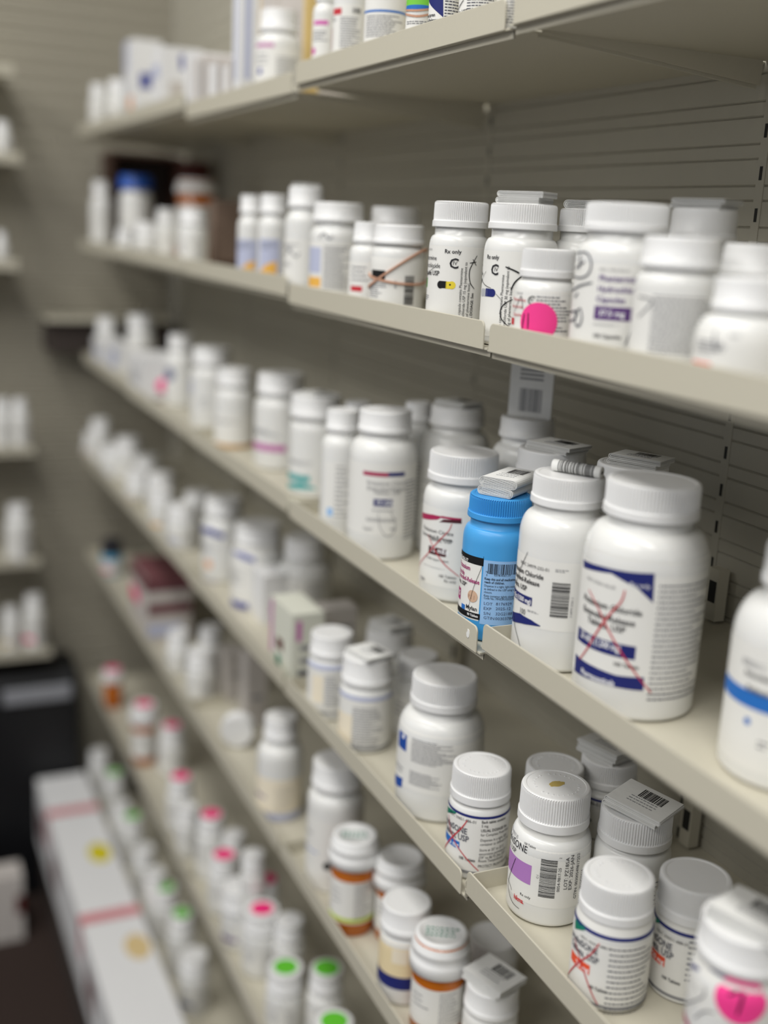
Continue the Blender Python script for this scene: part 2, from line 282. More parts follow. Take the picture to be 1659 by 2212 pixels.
PB={
'S2a':(-0.6443, 0.3416, 1.136, 18.6, 81.0, 17.5, 15.6),
'S2b':(-0.5827, 0.3496, 1.136, 21.3, 80.3, 19.9, 14.4),
'S2c':(-0.5744, 0.3868, 1.136, 18.8, 79.4, 15.9, 13.2),
'S2d':(-0.5359, 0.3392, 1.1355, 17.2, 57.0, 15.0, 15.0),
'S2e':(-0.48, 0.3474, 1.1355, 23.4, 81.3, 21.1, 13.8),
'S2f':(-0.4889, 0.4025, 1.1355, 20.5, 81.4, 17.5, 16.5),
'S2g':(-0.4292, 0.3425, 1.1355, 19.5, 66.5, 18.1, 14.1),
'S2h':(-0.4283, 0.3865, 1.1355, 18.5, 65.0, 16.4, 15.0),
'S2i':(-0.3814, 0.3435, 1.1355, 21.5, 51.2, 16.1, 14.1),
'S2j':(-0.7743, 0.337, 1.136, 14.0, 66.3, 12.0, 14.7),
'S2k':(-0.7317, 0.3408, 1.136, 18.8, 65.4, 17.9, 13.2),
'S2l':(-0.8505, 0.3922, 1.136, 22.2, 79.0, 19.9, 14.4),
'S2m':(-0.8546, 0.3444, 1.136, 21.4, 80.0, 19.9, 15.0),
'S2n':(-0.9162, 0.3398, 1.141, 16.8, 87.1, 14.9, 16.8),
'S2o':(-0.9885, 0.3373, 1.141, 14.3, 81.3, 12.7, 16.8),
'S2p':(-1.0492, 0.3363, 1.141, 13.3, 80.7, 11.6, 16.8),
'S3A':(-0.361, 0.3793, 0.9638, 29.8, 108.1, 20.6, 18.6),
'S3B':(-0.4521, 0.3597, 0.9638, 31.8, 119.0, 24.3, 17.4),
'S3C':(-0.5153, 0.3515, 0.9638, 25.0, 109.0, 20.5, 16.5),
'S3D':(-0.5767, 0.3454, 0.9585, 21.3, 88.6, 19.6, 14.1),
'S3E':(-0.6528, 0.3603, 0.9585, 25.5, 99.1, 23.8, 18.6),
'S3F':(-0.7582, 0.3496, 0.9585, 25.4, 110.1, 20.3, 16.2),
'S3G':(-0.8198, 0.3411, 0.9585, 16.1, 100.1, 13.5, 16.5),
'S3H':(-0.9399, 0.3646, 0.9612, 23.1, 90.5, 23.1, 19.5),
'S3I':(-1.0583, 0.3725, 0.9612, 25.6, 93.5, 23.7, 19.5),
'S3J':(-1.1692, 0.3592, 0.9612, 21.3, 83.5, 19.3, 17.7),
'S3K':(-1.282, 0.3657, 0.9612, 24.6, 93.3, 22.5, 18.9),
'S3L':(-1.4337, 0.3686, 0.9628, 20.7, 90.8, 16.5, 18.9),
'S3N':(-0.7511, 0.4063, 0.9585, 26.3, 113.0, 21.0, 14.4),
'S3O':(-0.6704, 0.4184, 0.9585, 23.4, 118.0, 19.4, 13.8),
'S3P':(-0.6056, 0.3982, 0.9585, 28.2, 109.0, 22.6, 15.3),
'S3Q':(-0.5259, 0.4018, 0.9638, 26.8, 110.6, 21.2, 16.8),
'S3R':(-0.7909, 0.3927, 0.9585, 12.7, 109.7, 10.9, 14.7),
'S3S':(-0.8893, 0.3839, 0.9612, 13.9, 91.5, 11.9, 16.2),
'S4a':(-0.51, 0.3586, 0.8038, 24.0, 81.2, 21.4, 21.9),
'S4b':(-0.4305, 0.348, 0.8038, 21.1, 70.9, 19.8, 20.1),
'S4c':(-0.4202, 0.3914, 0.8038, 19.7, 66.8, 19.9, 20.4),
'S4d':(-0.3356, 0.3463, 0.8038, 22.3, 103.9, 21.3, 17.1),
'S4e':(-0.4821, 0.3974, 0.8038, 22.4, 74.2, 21.7, 18.9),
'S4f':(-0.5592, 0.3909, 0.7986, 20.9, 70.7, 19.4, 19.8),
'S4g':(-0.5563, 0.4313, 0.7986, 21.3, 71.6, 19.0, 16.8),
'S4h':(-0.5716, 0.3438, 0.7986, 19.9, 72.3, 19.5, 20.4),
'S4i':(-0.6543, 0.3578, 0.7986, 30.8, 99.4, 23.7, 20.4),
'S4j':(-0.7606, 0.3459, 0.7986, 21.1, 76.0, 20.3, 21.6),
'S4k':(-0.8244, 0.3413, 0.7986, 19.3, 72.3, 18.5, 18.6),
'S4l':(-0.8405, 0.4021, 0.7986, 22.1, 64.0, 20.9, 18.0),
'S4m':(-0.7665, 0.3937, 0.7986, 18.7, 68.3, 16.8, 17.1),
'S4o':(-1.11, 0.3695, 0.7996, 28.0, 88.7, 24.6, 19.5),
'S4p':(-1.2074, 0.3606, 0.7996, 24.6, 94.3, 21.5, 18.6),
'S4q':(-1.0581, 0.4037, 0.7996, 28.7, 85.2, 21.5, 20.1),
'S5vA':(-0.7557, 0.3404, 0.638, 18.4, 83.7, 21.4, 23.4),
'S5vB':(-0.7318, 0.3707, 0.638, 18.7, 71.1, 22.0, 23.1),
'S5s':(-0.6649, 0.3444, 0.638, 19.3, 77.0, 19.3, 19.8),
'S5vC':(-0.622, 0.3515, 0.638, 19.5, 77.6, 22.3, 26.7),
'S5l':(-0.5856, 0.3744, 0.638, 19.4, 55.3, 19.4, 18.9),
'S5c':(-0.6533, 0.4146, 0.638, 19.6, 38.5, 19.6, 20.4),
'S5t':(-0.825, 0.3516, 0.638, 24.8, 114.7, 22.0, 22.2),
'S5b':(-0.9504, 0.3442, 0.638, 22.2, 102.5, 16.7, 21.9),
'S1a':(-0.5802, 0.3296, 1.3055, 7.6, 65.8, 7.4, 11.4),
'S1b':(-0.6276, 0.3367, 1.3055, 12.7, 69.6, 11.1, 12.3),
'S1c':(-0.6659, 0.3325, 1.3055, 9.5, 60.2, 8.6, 11.7),
'S1d':(-0.6986, 0.3314, 1.3055, 8.4, 50.6, 7.8, 9.9),
'S1e':(-0.7651, 0.3371, 1.3055, 14.1, 71.7, 12.2, 12.9),
'S1f':(-0.8247, 0.3357, 1.3055, 12.7, 74.1, 11.7, 13.2),
'S1g':(-0.8669, 0.3328, 1.3055, 9.8, 67.2, 8.0, 11.1),
'S1h':(-1.0054, 0.3426, 1.3, 19.6, 75.7, 16.8, 18.0),
'S1i':(-1.8091, 0.3384, 1.3116, 14.4, 71.5, 12.4, 15.6),
'S1j':(-1.6924, 0.3409, 1.3116, 12.9, 68.1, 11.0, 14.7),
'S2q':(-1.8231, 0.3423, 1.142, 16.3, 102.7, 12.7, 19.2),
'S2r':(-1.6904, 0.3672, 1.142, 23.2, 110.1, 24.5, 19.2),
'S2s':(-1.5463, 0.3504, 1.142, 18.4, 47.5, 16.0, 18.0),
'S2t':(-1.624, 0.3384, 1.142, 15.4, 36.2, 12.8, 16.5),
'S2u':(-1.5392, 0.376, 1.142, 16.0, 65.5, 14.1, 16.8),
'S2v':(-1.2747, 0.3404, 1.142, 16.4, 66.7, 14.9, 18.0),
'S2w':(-1.5288, 0.4117, 1.142, 25.7, 105.4, 27.6, 18.0),
'S2x':(-1.7273, 0.4621, 1.142, 24.1, 136.5, 25.5, 24.0),
'S4z':(-1.3683, 0.3746, 0.8012, 20.6, 60.9, 17.6, 18.3),
'S4A':(-1.6647, 0.3769, 0.8012, 20.9, 46.8, 18.1, 20.1),
'S3T':(-1.6561, 0.3658, 0.966, 20.8, 92.4, 18.7, 20.1),
'S3U':(-1.8278, 0.3495, 0.966, 17.5, 72.6, 15.3, 20.4),
'S4r':(-1.842, 0.3403, 0.8012, 17.3, 73.3, 15.0, 19.8),
'S4s':(-1.903, 0.3391, 0.8012, 17.1, 41.6, 14.7, 20.7),
'S4t':(-1.7258, 0.3614, 0.8012, 21.4, 64.0, 19.3, 20.4),
'S4u':(-1.7447, 0.3417, 0.8012, 18.7, 48.6, 16.5, 20.7),
'S4v':(-1.5072, 0.3603, 0.8012, 20.3, 55.4, 18.4, 19.8),
'S4w':(-1.5626, 0.3419, 0.8012, 18.9, 48.1, 17.0, 20.1),
'S4x':(-1.3337, 0.3454, 0.8012, 19.4, 55.2, 17.7, 18.9),
'S4y':(-1.4108, 0.3385, 0.8012, 15.5, 55.3, 14.3, 17.4),
'S5d':(-1.4577, 0.3552, 0.638, 15.2, 49.3, 13.3, 20.1),
'S5e':(-1.3301, 0.3408, 0.638, 15.8, 54.4, 13.5, 18.9),
'S5f':(-1.2434, 0.3457, 0.638, 17.7, 61.1, 16.1, 20.4),
'S5g':(-1.2913, 0.3717, 0.638, 16.7, 71.0, 14.4, 18.6),
'S5h':(-1.7536, 0.3399, 0.638, 16.9, 58.1, 16.2, 21.6),
'S6vA':(-1.7436, 0.3376, 0.414, 13.6, 65.7, 16.6, 19.5),
'S6vB':(-1.5363, 0.3426, 0.414, 17.6, 91.5, 21.0, 27.9),
'S6a':(-1.4941, 0.3741, 0.414, 20.1, 71.8, 17.4, 21.9),
'S6b':(-1.3292, 0.3442, 0.414, 18.2, 76.8, 15.7, 18.9),
'S6c':(-1.2122, 0.352, 0.414, 18.0, 82.2, 15.8, 18.9),
'S6d':(-1.2684, 0.3382, 0.414, 15.2, 66.7, 13.4, 18.3),
'S6e':(-1.1367, 0.3463, 0.414, 18.3, 71.4, 16.6, 20.7),
'S6f':(-1.173, 0.3695, 0.414, 15.5, 73.9, 13.8, 18.6),
'S6g':(-1.053, 0.3541, 0.414, 14.1, 119.0, 13.1, 17.1),
'S6h':(-1.0608, 0.3714, 0.414, 17.4, 79.1, 15.4, 18.6),
'S6i':(-1.0713, 0.345, 0.414, 20.0, 70.3, 22.6, 26.4),
'S6j':(-1.0168, 0.3528, 0.414, 20.8, 73.5, 19.8, 22.8),
'S6k':(-0.9801, 0.3709, 0.414, 16.9, 79.6, 15.5, 20.1),
'S6l':(-0.9194, 0.3453, 0.414, 19.3, 70.3, 18.4, 22.5),
'S6m':(-0.8786, 0.3723, 0.414, 18.3, 90.3, 16.5, 20.7),
'S6n':(-0.7909, 0.3444, 0.414, 19.4, 103.4, 18.4, 21.6),
'S7a':(-1.8974, 0.3421, 0.1772, 19.1, 84.5, 16.6, 23.7),
'S7b':(-1.8104, 0.3512, 0.1772, 19.2, 83.4, 17.6, 23.1),
'S7c':(-1.6518, 0.3494, 0.1772, 19.4, 84.2, 17.1, 21.6),
'S7d':(-1.4397, 0.3521, 0.1772, 20.1, 82.7, 18.1, 21.3),
'S7e':(-1.3539, 0.3538, 0.1772, 19.8, 92.9, 17.9, 21.9),
'S7f':(-1.6911, 0.3397, 0.1772, 16.7, 87.8, 15.1, 20.4),
'S7g':(-1.5521, 0.3464, 0.1772, 18.4, 84.2, 16.3, 20.7),
'S7h':(-1.4533, 0.3404, 0.1772, 17.4, 101.9, 15.4, 19.8),
'S7i':(-1.2743, 0.3501, 0.1772, 20.1, 82.9, 18.9, 22.5),
}
BX={
'B1a':(-1.0771, -1.0533, 0.323, 0.34, 1.3, 1.4159),
'B1b':(-1.1788, -1.1221, 0.38, 0.41, 1.3, 1.4311),
'B1c':(-1.1224, -1.0416, 0.382, 0.422, 1.3, 1.4308),
'B1d':(-1.1194, -1.0741, 0.323, 0.383, 1.3, 1.3421),
'B1e':(-1.1618, -1.1229, 0.323, 0.383, 1.3, 1.3489),
'B1f':(-1.2035, -1.1655, 0.323, 0.383, 1.3, 1.3548),
'B1g':(-1.2518, -1.2074, 0.323, 0.383, 1.311, 1.3634),
'B1h':(-1.4004, -1.3549, 0.323, 0.371, 1.311, 1.385),
'B1i':(-1.5447, -1.4954, 0.323, 0.358, 1.311, 1.3762),
'B1j':(-1.6946, -1.6405, 0.352, 0.392, 1.3116, 1.4294),
'B2a':(-1.3165, -1.2936, 0.37, 0.41, 1.142, 1.2192),
'B3a':(-1.6071, -1.5307, 0.323, 0.383, 0.966, 1.0204),
'B3b':(-1.8023, -1.7268, 0.323, 0.361, 0.966, 1.0106),
'B4a':(-0.935, -0.8754, 0.328, 0.358, 0.7996, 0.8663),
'B4b':(-0.9247, -0.9012, 0.365, 0.397, 0.7996, 0.8617),
'B4c':(-1.0798, -1.0417, 0.354, 0.394, 0.7996, 0.8513),
'B5a':(-1.5994, -1.4825, 0.324, 0.384, 0.638, 0.7303),
'B5b':(-1.5971, -1.5544, 0.38, 0.41, 0.638, 0.697),
'B5c':(-1.2523, -1.221, 0.37, 0.394, 0.638, 0.6973),
'B5d':(-1.1639, -1.1379, 0.37, 0.394, 0.638, 0.7271),
}
LAB={
'S2a':[('R', -100, 100, 11.18, 54.2, 'paper'), ('TR', -60.6, 51.03, 1.45, '0607-01', 'grey'), ('T', -27.2, 49.97, 2.57, 'Rx only', 'ink', 1), ('T', -16.7, 41.15, 6.46, 'C', 'ink', 1), ('T', -9.9, 43.19, 2.5, 'IV', 'ink', 0), ('TR', -45.0, 45.33, 3.03, 'Phentermine', 'ink'), ('TR', -35.3, 40.79, 3.03, 'Hydrochloride', 'ink'), ('TR', -36.0, 36.29, 3.03, 'Capsules USP', 'ink', 1), ('R', -88.1, -76.7, 28.4, 34.2, 'green'), ('D', -32.3, 30.85, 2.36, 'black'), ('R', -32.8, -19.4, 28.83, 33.15, 'black'), ('R', -20.7, -8.6, 28.66, 33.03, 'yellow'), ('D', -9.1, 30.96, 2.36, 'yellow'), ('D', -12.6, 31.15, 0.59, 'black'), ('F', -88.3, -55.6, 20.77, 24.15, 3), ('TV', 10.2, 8.33, 1.97, 'Each capsule contains Phentermine', 'ink'), ('TV', 17.9, 6.46, 1.97, 'Hydrochloride USP 15 mg (equivalent to', 'ink'), ('TV', 25.9, 5.86, 1.97, '12 mg of phentermine base).', 'ink'), ('TV', 34.6, 5.22, 1.97, 'USUAL DOSAGE: See', 'ink', 1), ('S', [(36.9, 49.36), (28.9, 44.84), (23.2, 40.64), (23.2, 36.18), (26.9, 32.38), (35.2, 29.35)], 0.59, 'black'), ('S', [(22.3, 44.77), (35.9, 45.54)], 0.53, 'black'), ('S', [(28.4, 47.06), (36.5, 43.32)], 0.46, 'black'), ('S', [(-44.6, 41.69), (-69.6, 37.38), (-88.4, 32.09), (-88.3, 26.77), (-88.4, 20.23), (-88.5, 12.7)], 0.39, 'black')],
'S2b':[('R', -100, 100, 5.23, 53.69, 'paper'), ('T', -61.5, 49.0, 2.51, 'Rx only', 'ink', 1), ('T', -48.8, 40.32, 6.38, 'C', 'ink', 1), ('T', -41.6, 42.27, 2.45, 'IV', 'ink', 0), ('TR', -88.1, 44.01, 2.58, 'Phentermine', 'ink'), ('TR', -74.1, 39.32, 2.58, 'Hydrochloride', 'ink'), ('TR', -76.3, 34.92, 2.58, 'Capsules USP', 'ink', 1), ('D', -72.0, 29.56, 2.19, 'silver'), ('R', -73.8, -55.2, 27.7, 31.94, 'silver'), ('R', -59.2, -41.7, 27.79, 32.29, 'navy'), ('D', -42.3, 30.1, 2.31, 'navy'), ('TV', -22.4, 8.85, 1.89, 'Each capsule contains Phentermine', 'ink'), ('TV', -15.0, 8.47, 1.89, 'Hydrochloride USP 30 mg (equivalent to', 'ink'), ('TV', -8.4, 8.66, 1.89, '24 mg of phentermine base).', 'ink'), ('S', [(-21.6, 45.2), (-7.8, 43.45), (5.5, 41.19), (9.7, 40.8)], 0.91, 'black'), ('S', [(6.0, 41.09), (-4.9, 37.22), (-10.5, 32.78)], 0.79, 'black'), ('S', [(-6.9, 27.36), (-18.8, 24.67), (-24.7, 20.8), (-22.2, 16.08), (-11.1, 12.32)], 0.61, 'black'), ('S', [(-61.4, 41.96), (-88.1, 32.35), (-87.9, 24.84), (-87.9, 17.42)], 0.3, 'black'), ('S', [(-87.9, 39.2), (-65.9, 34.66), (-45.3, 32.65)], 0.37, 'black'), ('S', [(-34.8, 29.78), (-25.6, 27.05)], 0.24, 'black')],
'S2d':[('R', -100, 100, 7.58, 35.38, 'paper'), ('TR', -45.1, 32.83, 1.26, '23-02-50', 'grey'), ('TR', -36.2, 29.13, 1.95, 'Phentermine', 'red'), ('TR', -41.0, 25.36, 1.95, 'Hydrochloride', 'red'), ('TR', -40.8, 21.15, 1.95, 'Capsules,', 'red'), ('T', -33.0, 27.81, 5.15, 'C', 'ink'), ('T', -27.8, 29.44, 1.95, 'IV', 'ink'), ('R', -88.3, -64.8, 16.15, 19.81, 'red'), ('F', -15.4, 55.9, 13.97, 33.22, 11), ('S', [(-65.6, 23.21), (-55.3, 28.1), (-47.6, 31.94), (-43.4, 28.39), (-40.7, 25.09)], 0.4, 'black'), ('D', -9.8, 19.01, 10.41, 'pink'), ('S', [(-36.5, 22.95), (-37.9, 18.41), (-39.0, 14.42)], 0.74, 'black'), ('S', [(-28.5, 23.44), (-27.5, 18.69), (-27.2, 14.98)], 0.74, 'black')],
'S2e':[('R', -100, 100, 12.87, 56.83, 'paper'), ('T', -27.2, 48.97, 1.39, 'NDC 10702-025-01', 'grey'), ('T', -26.5, 44.14, 3.01, 'Phentermine', 'purp', 1), ('T', -27.0, 39.03, 3.01, 'Hydrochloride', 'purp', 1), ('T', -27.9, 34.11, 3.01, 'Capsules', 'purp', 1), ('R', -28.9, 18.4, 25.57, 32.06, 'purple'), ('T', -23.2, 27.56, 3.01, '37.5 mg', 'white', 1), ('F', -28.3, 15.5, 22.72, 23.68, 2), ('T', -28.1, 16.91, 1.97, '100 Capsules', 'ink', 1), ('S', [(-81.5, 56.09), (-51.4, 57.04), (-39.9, 52.85), (-41.9, 47.27), (-56.3, 44.68), (-87.7, 45.21)], 0.91, 'pen'), ('S', [(-61.1, 55.21), (-61.1, 49.06)], 1.03, 'pen'), ('S', [(-72.8, 48.85), (-50.7, 52.62)], 0.8, 'pen'), ('S', [(-82.4, 37.27), (-57.3, 40.72), (-35.2, 43.01)], 0.91, 'pen'), ('S', [(-58.5, 37.3), (-67.2, 34.79)], 0.91, 'pen'), ('S', [(-87.7, 26.7), (-57.3, 28.26), (-64.5, 24.0), (-87.7, 22.06)], 0.91, 'pen'), ('S', [(-50.6, 30.2), (-46.4, 25.82), (-49.8, 21.71), (-58.4, 21.94), (-59.9, 27.6), (-50.6, 30.2)], 0.91, 'pen'), ('S', [(35.0, 39.07), (22.5, 28.96), (16.2, 19.94), (12.1, 14.25)], 0.69, 'pen')],
'S2g':[('R', -100, 100, 7.53, 44.88, 'paper'), ('F', -30.9, 76.0, 15.13, 41.05, 15), ('S', [(-59.0, 39.3), (-31.6, 37.96), (-53.7, 30.05)], 0.63, 'pen')],
'S2h':[('R', -100, 100, 18.55, 50.04, 'paper')],
'S2i':[('R', -100, 100, 9.61, 34.55, 'paper'), ('T', -51.9, 23.92, 2.84, '...', 'ink'), ('F', -62.3, -14.8, 19.25, 25.35, 4), ('R', -70.4, -36.3, 13.94, 15.69, 'orange'), ('S', [(-36.4, 29.28), (-32.2, 21.45), (-24.7, 24.66)], 0.67, 'pen'), ('F', -18.0, -6.0, 27.13, 28.88, 2)],
'S2j':[('R', -100, 100, 6.11, 38.69, 'paper'), ('F', -55.5, 4.2, 24.53, 36.35, 4), ('R', -57.7, -15.4, 17.46, 21.3, 'red')],
'S2k':[('R', -100, 100, -3.38, 49.15, 'paper'), ('R', -68.4, -25.8, 28.71, 34.76, 'black'), ('F', -73.1, -22.2, 15.82, 25.95, 7), ('BH', 16.1, 38.1, 12.25, 32.01), ('TV', -0.0, 23.18, 1.95, 'BIN 7', 'grey')],
'S2m':[('R', -100, 100, 5.11, 54.77, 'paper'), ('R', -88.5, -35.2, 26.06, 45.69, 'bluegrey'), ('R', -88.5, -33.9, 15.27, 22.82, 'gold'), ('F', -28.2, 34.7, 14.44, 47.65, 16), ('S', [(-41.9, 52.25), (-29.3, 56.81), (-20.0, 52.64), (-9.2, 54.29)], 0.91, 'pen')],
'S2n':[('R', -100, 100, 10.27, 45.47, 'paper'), ('F', -88.9, -13.3, 36.45, 41.62, 3), ('S', [(-66.8, 31.49), (-47.2, 35.93), (-24.1, 31.11), (-13.0, 34.39)], 0.85, 'pen'), ('F', -88.9, -11.8, 23.02, 25.91, 2)],
'S2o':[('R', -58.8, 22.7, 12.84, 42.94, 'bluegrey'), ('F', -50.6, 15.5, 33.89, 41.36, 3), ('W', [(-67.8, 11.63), (-24.9, 21.21), (11.8, 24.45)], [(-66.7, 7.15), (-23.5, 7.86), (13.2, 11.66)], 'gold')],
'S2p':[('R', -89.1, 31.7, 9.32, 40.78, 'bluegrey'), ('F', -89.3, 18.0, 31.51, 39.14, 3), ('W', [(-47.1, 13.17), (-17.1, 19.45), (13.6, 22.13)], [(-46.7, 9.64), (-16.3, 10.08), (14.4, 13.93)], 'gold')],
'S3A':[('R', -100, 100, 7.92, 65.27, 'paper'), ('F', -49.4, -22.2, 55.21, 58.36, 5), ('T', -44.3, 51.03, 2.63, 'Extended', 'ink', 1), ('T', -40.8, 44.19, 2.98, 'Release', 'ink', 1), ('R', -100, 100, 36.56, 44.5, 'blue'), ('D', -35.3, 30.14, 1.72, 'blue'), ('F', -23.1, -12.8, 19.26, 24.15, 2)],
'S3B':[('R', -100, 100, 16.64, 84.8, 'paper'), ('W', [(-75.7, 75.56), (-39.5, 77.5), (-13.2, 78.13), (9.0, 79.01)], [(-72.5, 71.78), (-29.3, 75.38), (-4.1, 70.62), (10.4, 63.9)], 'navy'), ('T', -11.4, 71.05, 2.44, 'Rx only', 'white'), ('T', -59.8, 67.83, 1.83, 'NDC 57664-166-08', 'grey'), ('T', -62.4, 56.52, 3.41, 'Potassium Chloride', 'ink', 1), ('T', -61.5, 50.81, 3.41, 'Extended-Release', 'ink', 1), ('T', -52.5, 46.45, 3.41, 'Tablets, USP', 'ink', 1), ('R', -69.5, 0.1, 33.4, 40.46, 'navy'), ('T', -61.5, 36.36, 3.9, '20 mEq (1,500 mg)', 'white', 1, 0.68), ('T', -19.0, 28.74, 2.07, '100 Tablets', 'ink', 1), ('W', [(-70.7, 25.05), (-37.8, 24.6), (-14.9, 23.71), (9.8, 24.83)], [(-69.5, 15.6), (-36.1, 17.21), (-13.8, 17.42), (10.5, 17.64)], 'navy'), ('T', -54.8, 17.69, 3.17, 'Pharmaceuticals', 'white', 1, 0.8), ('F', 14.4, 86.2, 12.02, 74.43, 22), ('S', [(-14.9, 68.65), (-17.2, 62.52), (-25.3, 55.76), (-37.1, 44.64), (-48.5, 32.52), (-59.2, 24.3)], 0.99, 'red'), ('S', [(-54.7, 62.93), (-39.7, 55.77), (-25.4, 45.41), (-8.8, 33.77), (4.3, 25.1), (17.5, 16.9)], 0.88, 'red')],
'S3C':[('R', -100, 100, 24.75, 64.11, 'paper'), ('T', -62.4, 58.27, 1.97, 'NDC 24979-232-01', 'ink'), ('TR', -20.9, 53.06, 3.02, 'Potassium Chloride', 'ink', 1), ('TR', -25.5, 48.75, 3.02, 'Extended-Release', 'ink', 1), ('TR', -44.5, 44.15, 3.02, 'Tablets, USP', 'ink', 1), ('R', -87.1, -34.5, 36.36, 41.35, 'navy'), ('TR', -36.0, 37.37, 2.89, '20 mEq (1500 mg)', 'white', 1, 0.8), ('T', -55.6, 30.1, 3.55, '100', 'ink', 0, 0.75), ('F', -40.7, -23.0, 32.75, 34.1, 2), ('W', [(-87.7, 26.14), (-53.9, 29.71), (-33.3, 28.66), (-19.6, 26.73)], [(-78.0, 21.45), (-52.1, 24.17), (-32.6, 25.56), (-19.5, 26.23)], 'navy'), ('F', -6.7, 10.7, 58.56, 60.57, 2), ('BH', -9.0, 13.5, 32.89, 52.75), ('TV', 19.0, 33.3, 1.44, '3 24979 23201 5', 'grey'), ('S', [(-48.3, 66.33), (-56.2, 59.33), (-71.5, 45.81), (-77.3, 32.03), (-66.6, 21.93), (-55.5, 15.86), (-47.0, 10.4)], 0.48, 'black')],
'S3D':[('R', -87.0, -22.1, 13.01, 52.28, 'paper'), ('R', -87.0, -20.1, 47.85, 52.68, 'black'), ('R', -19.6, 87.6, 11.67, 51.94, 'ltblue'), ('R', -16.8, 87.6, 41.64, 50.7, 'paper'), ('BV', -12.1, 87.6, 43.76, 50.2), ('T', -1.4, 42.7, 1.34, '0378-4561-77', 'ink'), ('T', -15.2, 44.36, 1.21, 'N', 'ink'), ('T', -14.5, 42.34, 1.34, '3', 'ink'), ('T', -16.4, 39.89, 1.61, 'Keep this and all medication out', 'ink', 1, 0.8), ('T', -16.2, 37.84, 1.61, 'reach of children.', 'ink', 1, 0.8), ('T', -16.1, 35.64, 1.48, 'Dispense in a tight, light-resistant', 'ink', 0, 0.8), ('T', -15.8, 33.57, 1.48, 'as defined in the USP using a', 'ink', 0, 0.8), ('T', -15.8, 31.62, 1.48, 'closure.', 'ink', 0, 0.8), ('T', -15.7, 29.41, 1.48, 'Keep container tightly closed.', 'ink', 0, 0.8), ('T', -15.4, 27.87, 1.48, 'Code No.: MH/DRUGS/25/NKD', 'ink', 0, 0.8), ('T', -15.0, 24.23, 1.95, 'LOT', 'dot', 0, 1.1), ('T', 4.7, 24.57, 1.95, '8176929', 'dot', 0, 1.1), ('T', -14.7, 21.1, 1.95, 'EXP', 'dot', 0, 1.1), ('T', 4.9, 21.57, 1.95, '2025-12', 'dot', 0, 1.1), ('T', -14.1, 17.99, 1.95, 'S/N', 'dot', 0, 1.1), ('T', 5.1, 18.29, 1.95, '32G21881', 'dot', 0, 1.1), ('T', -13.6, 15.26, 1.95, 'GTIN', 'dot', 0, 1.1), ('T', 5.4, 15.28, 1.95, '00303784', 'dot', 0, 1.1), ('TR', -51.0, 48.12, 2.01, 'NDC 0378-4561-77', 'white', 1, 0.8), ('TR', -44.8, 43.22, 3.09, 'Potassium', 'magenta', 1, 0.85), ('TR', -59.2, 38.92, 2.95, 'Chloride', 'magenta', 1, 0.85), ('TR', -24.6, 36.07, 2.95, 'Extended-Release', 'magenta', 1, 0.8), ('TR', -49.5, 32.38, 2.82, 'Tablets, USP*', 'ink', 1, 0.8), ('R', -87.8, -69.0, 21.93, 29.18, 'magenta'), ('TR', -70.8, 24.44, 3.36, '15', 'white', 1), ('D', -36.1, 27.74, 3.75, 'tan'), ('T', -45.1, 25.83, 2.82, 'P E 1', 'tand', 0, 0.7), ('R', -61.7, -51.3, 17.28, 20.64, 'blue'), ('T', -48.9, 18.99, 2.82, 'Mylan', 'ink', 1), ('R', -87.1, -19.5, 14.0, 17.62, 'black'), ('TR', -22.8, 15.12, 1.61, '90 Tablets', 'white', 1), ('S', [(-20.3, 54.01), (-22.1, 47.78), (-27.3, 41.57), (-33.7, 34.52), (-38.4, 27.51), (-43.1, 18.45)], 0.25, 'black'), ('S', [(-46.6, 12.74), (-51.4, 10.5)], 0.5, 'black')],
'S3E':[('R', -100, 100, 10.39, 63.31, 'paper'), ('W', [(-88.0, 55.84), (-44.7, 58.55), (-30.8, 58.79), (-26.3, 58.8)], [(-88.0, 51.52), (-51.1, 54.35), (-35.9, 55.88), (-28.8, 57.9)], 'crimson'), ('R', -29.0, 2.1, 57.67, 59.14, 'crimson'), ('W', [(-31.9, 54.69), (-25.2, 56.93), (-12.3, 57.64), (2.2, 58.1)], [(-31.9, 54.55), (-24.9, 55.05), (-11.9, 55.42), (2.6, 55.59)], 'maroon'), ('T', -68.3, 46.67, 2.79, 'Potassium Citrate', 'ink'), ('T', -69.6, 42.56, 2.79, 'Extended-Release', 'ink'), ('T', -51.2, 41.17, 2.79, 'Tablets, USP', 'ink'), ('R', -49.8, -17.7, 31.68, 36.97, 'maroon'), ('T', -45.4, 33.59, 3.53, '15 mEq', 'white', 1), ('T', -53.0, 28.02, 1.62, '(1620 mg per tablet)', 'ink'), ('F', -61.1, -7.1, 22.57, 23.17, 4), ('T', -69.7, 11.62, 2.65, 'lupin', 'grey', 1), ('TR', -0.1, 17.27, 2.21, '100 Tablets', 'ink'), ('TR', 0.3, 14.42, 2.21, 'Rx only', 'ink'), ('S', [(-11.6, 55.02), (-15.1, 50.46), (-23.4, 45.66), (-37.7, 38.0), (-53.5, 29.78), (-82.3, 17.97), (-87.8, 8.73)], 0.62, 'red'), ('S', [(-52.7, 44.21), (-45.6, 40.02), (-32.0, 32.86), (-20.6, 27.42), (-7.1, 22.92), (4.2, 19.4)], 0.62, 'red')],
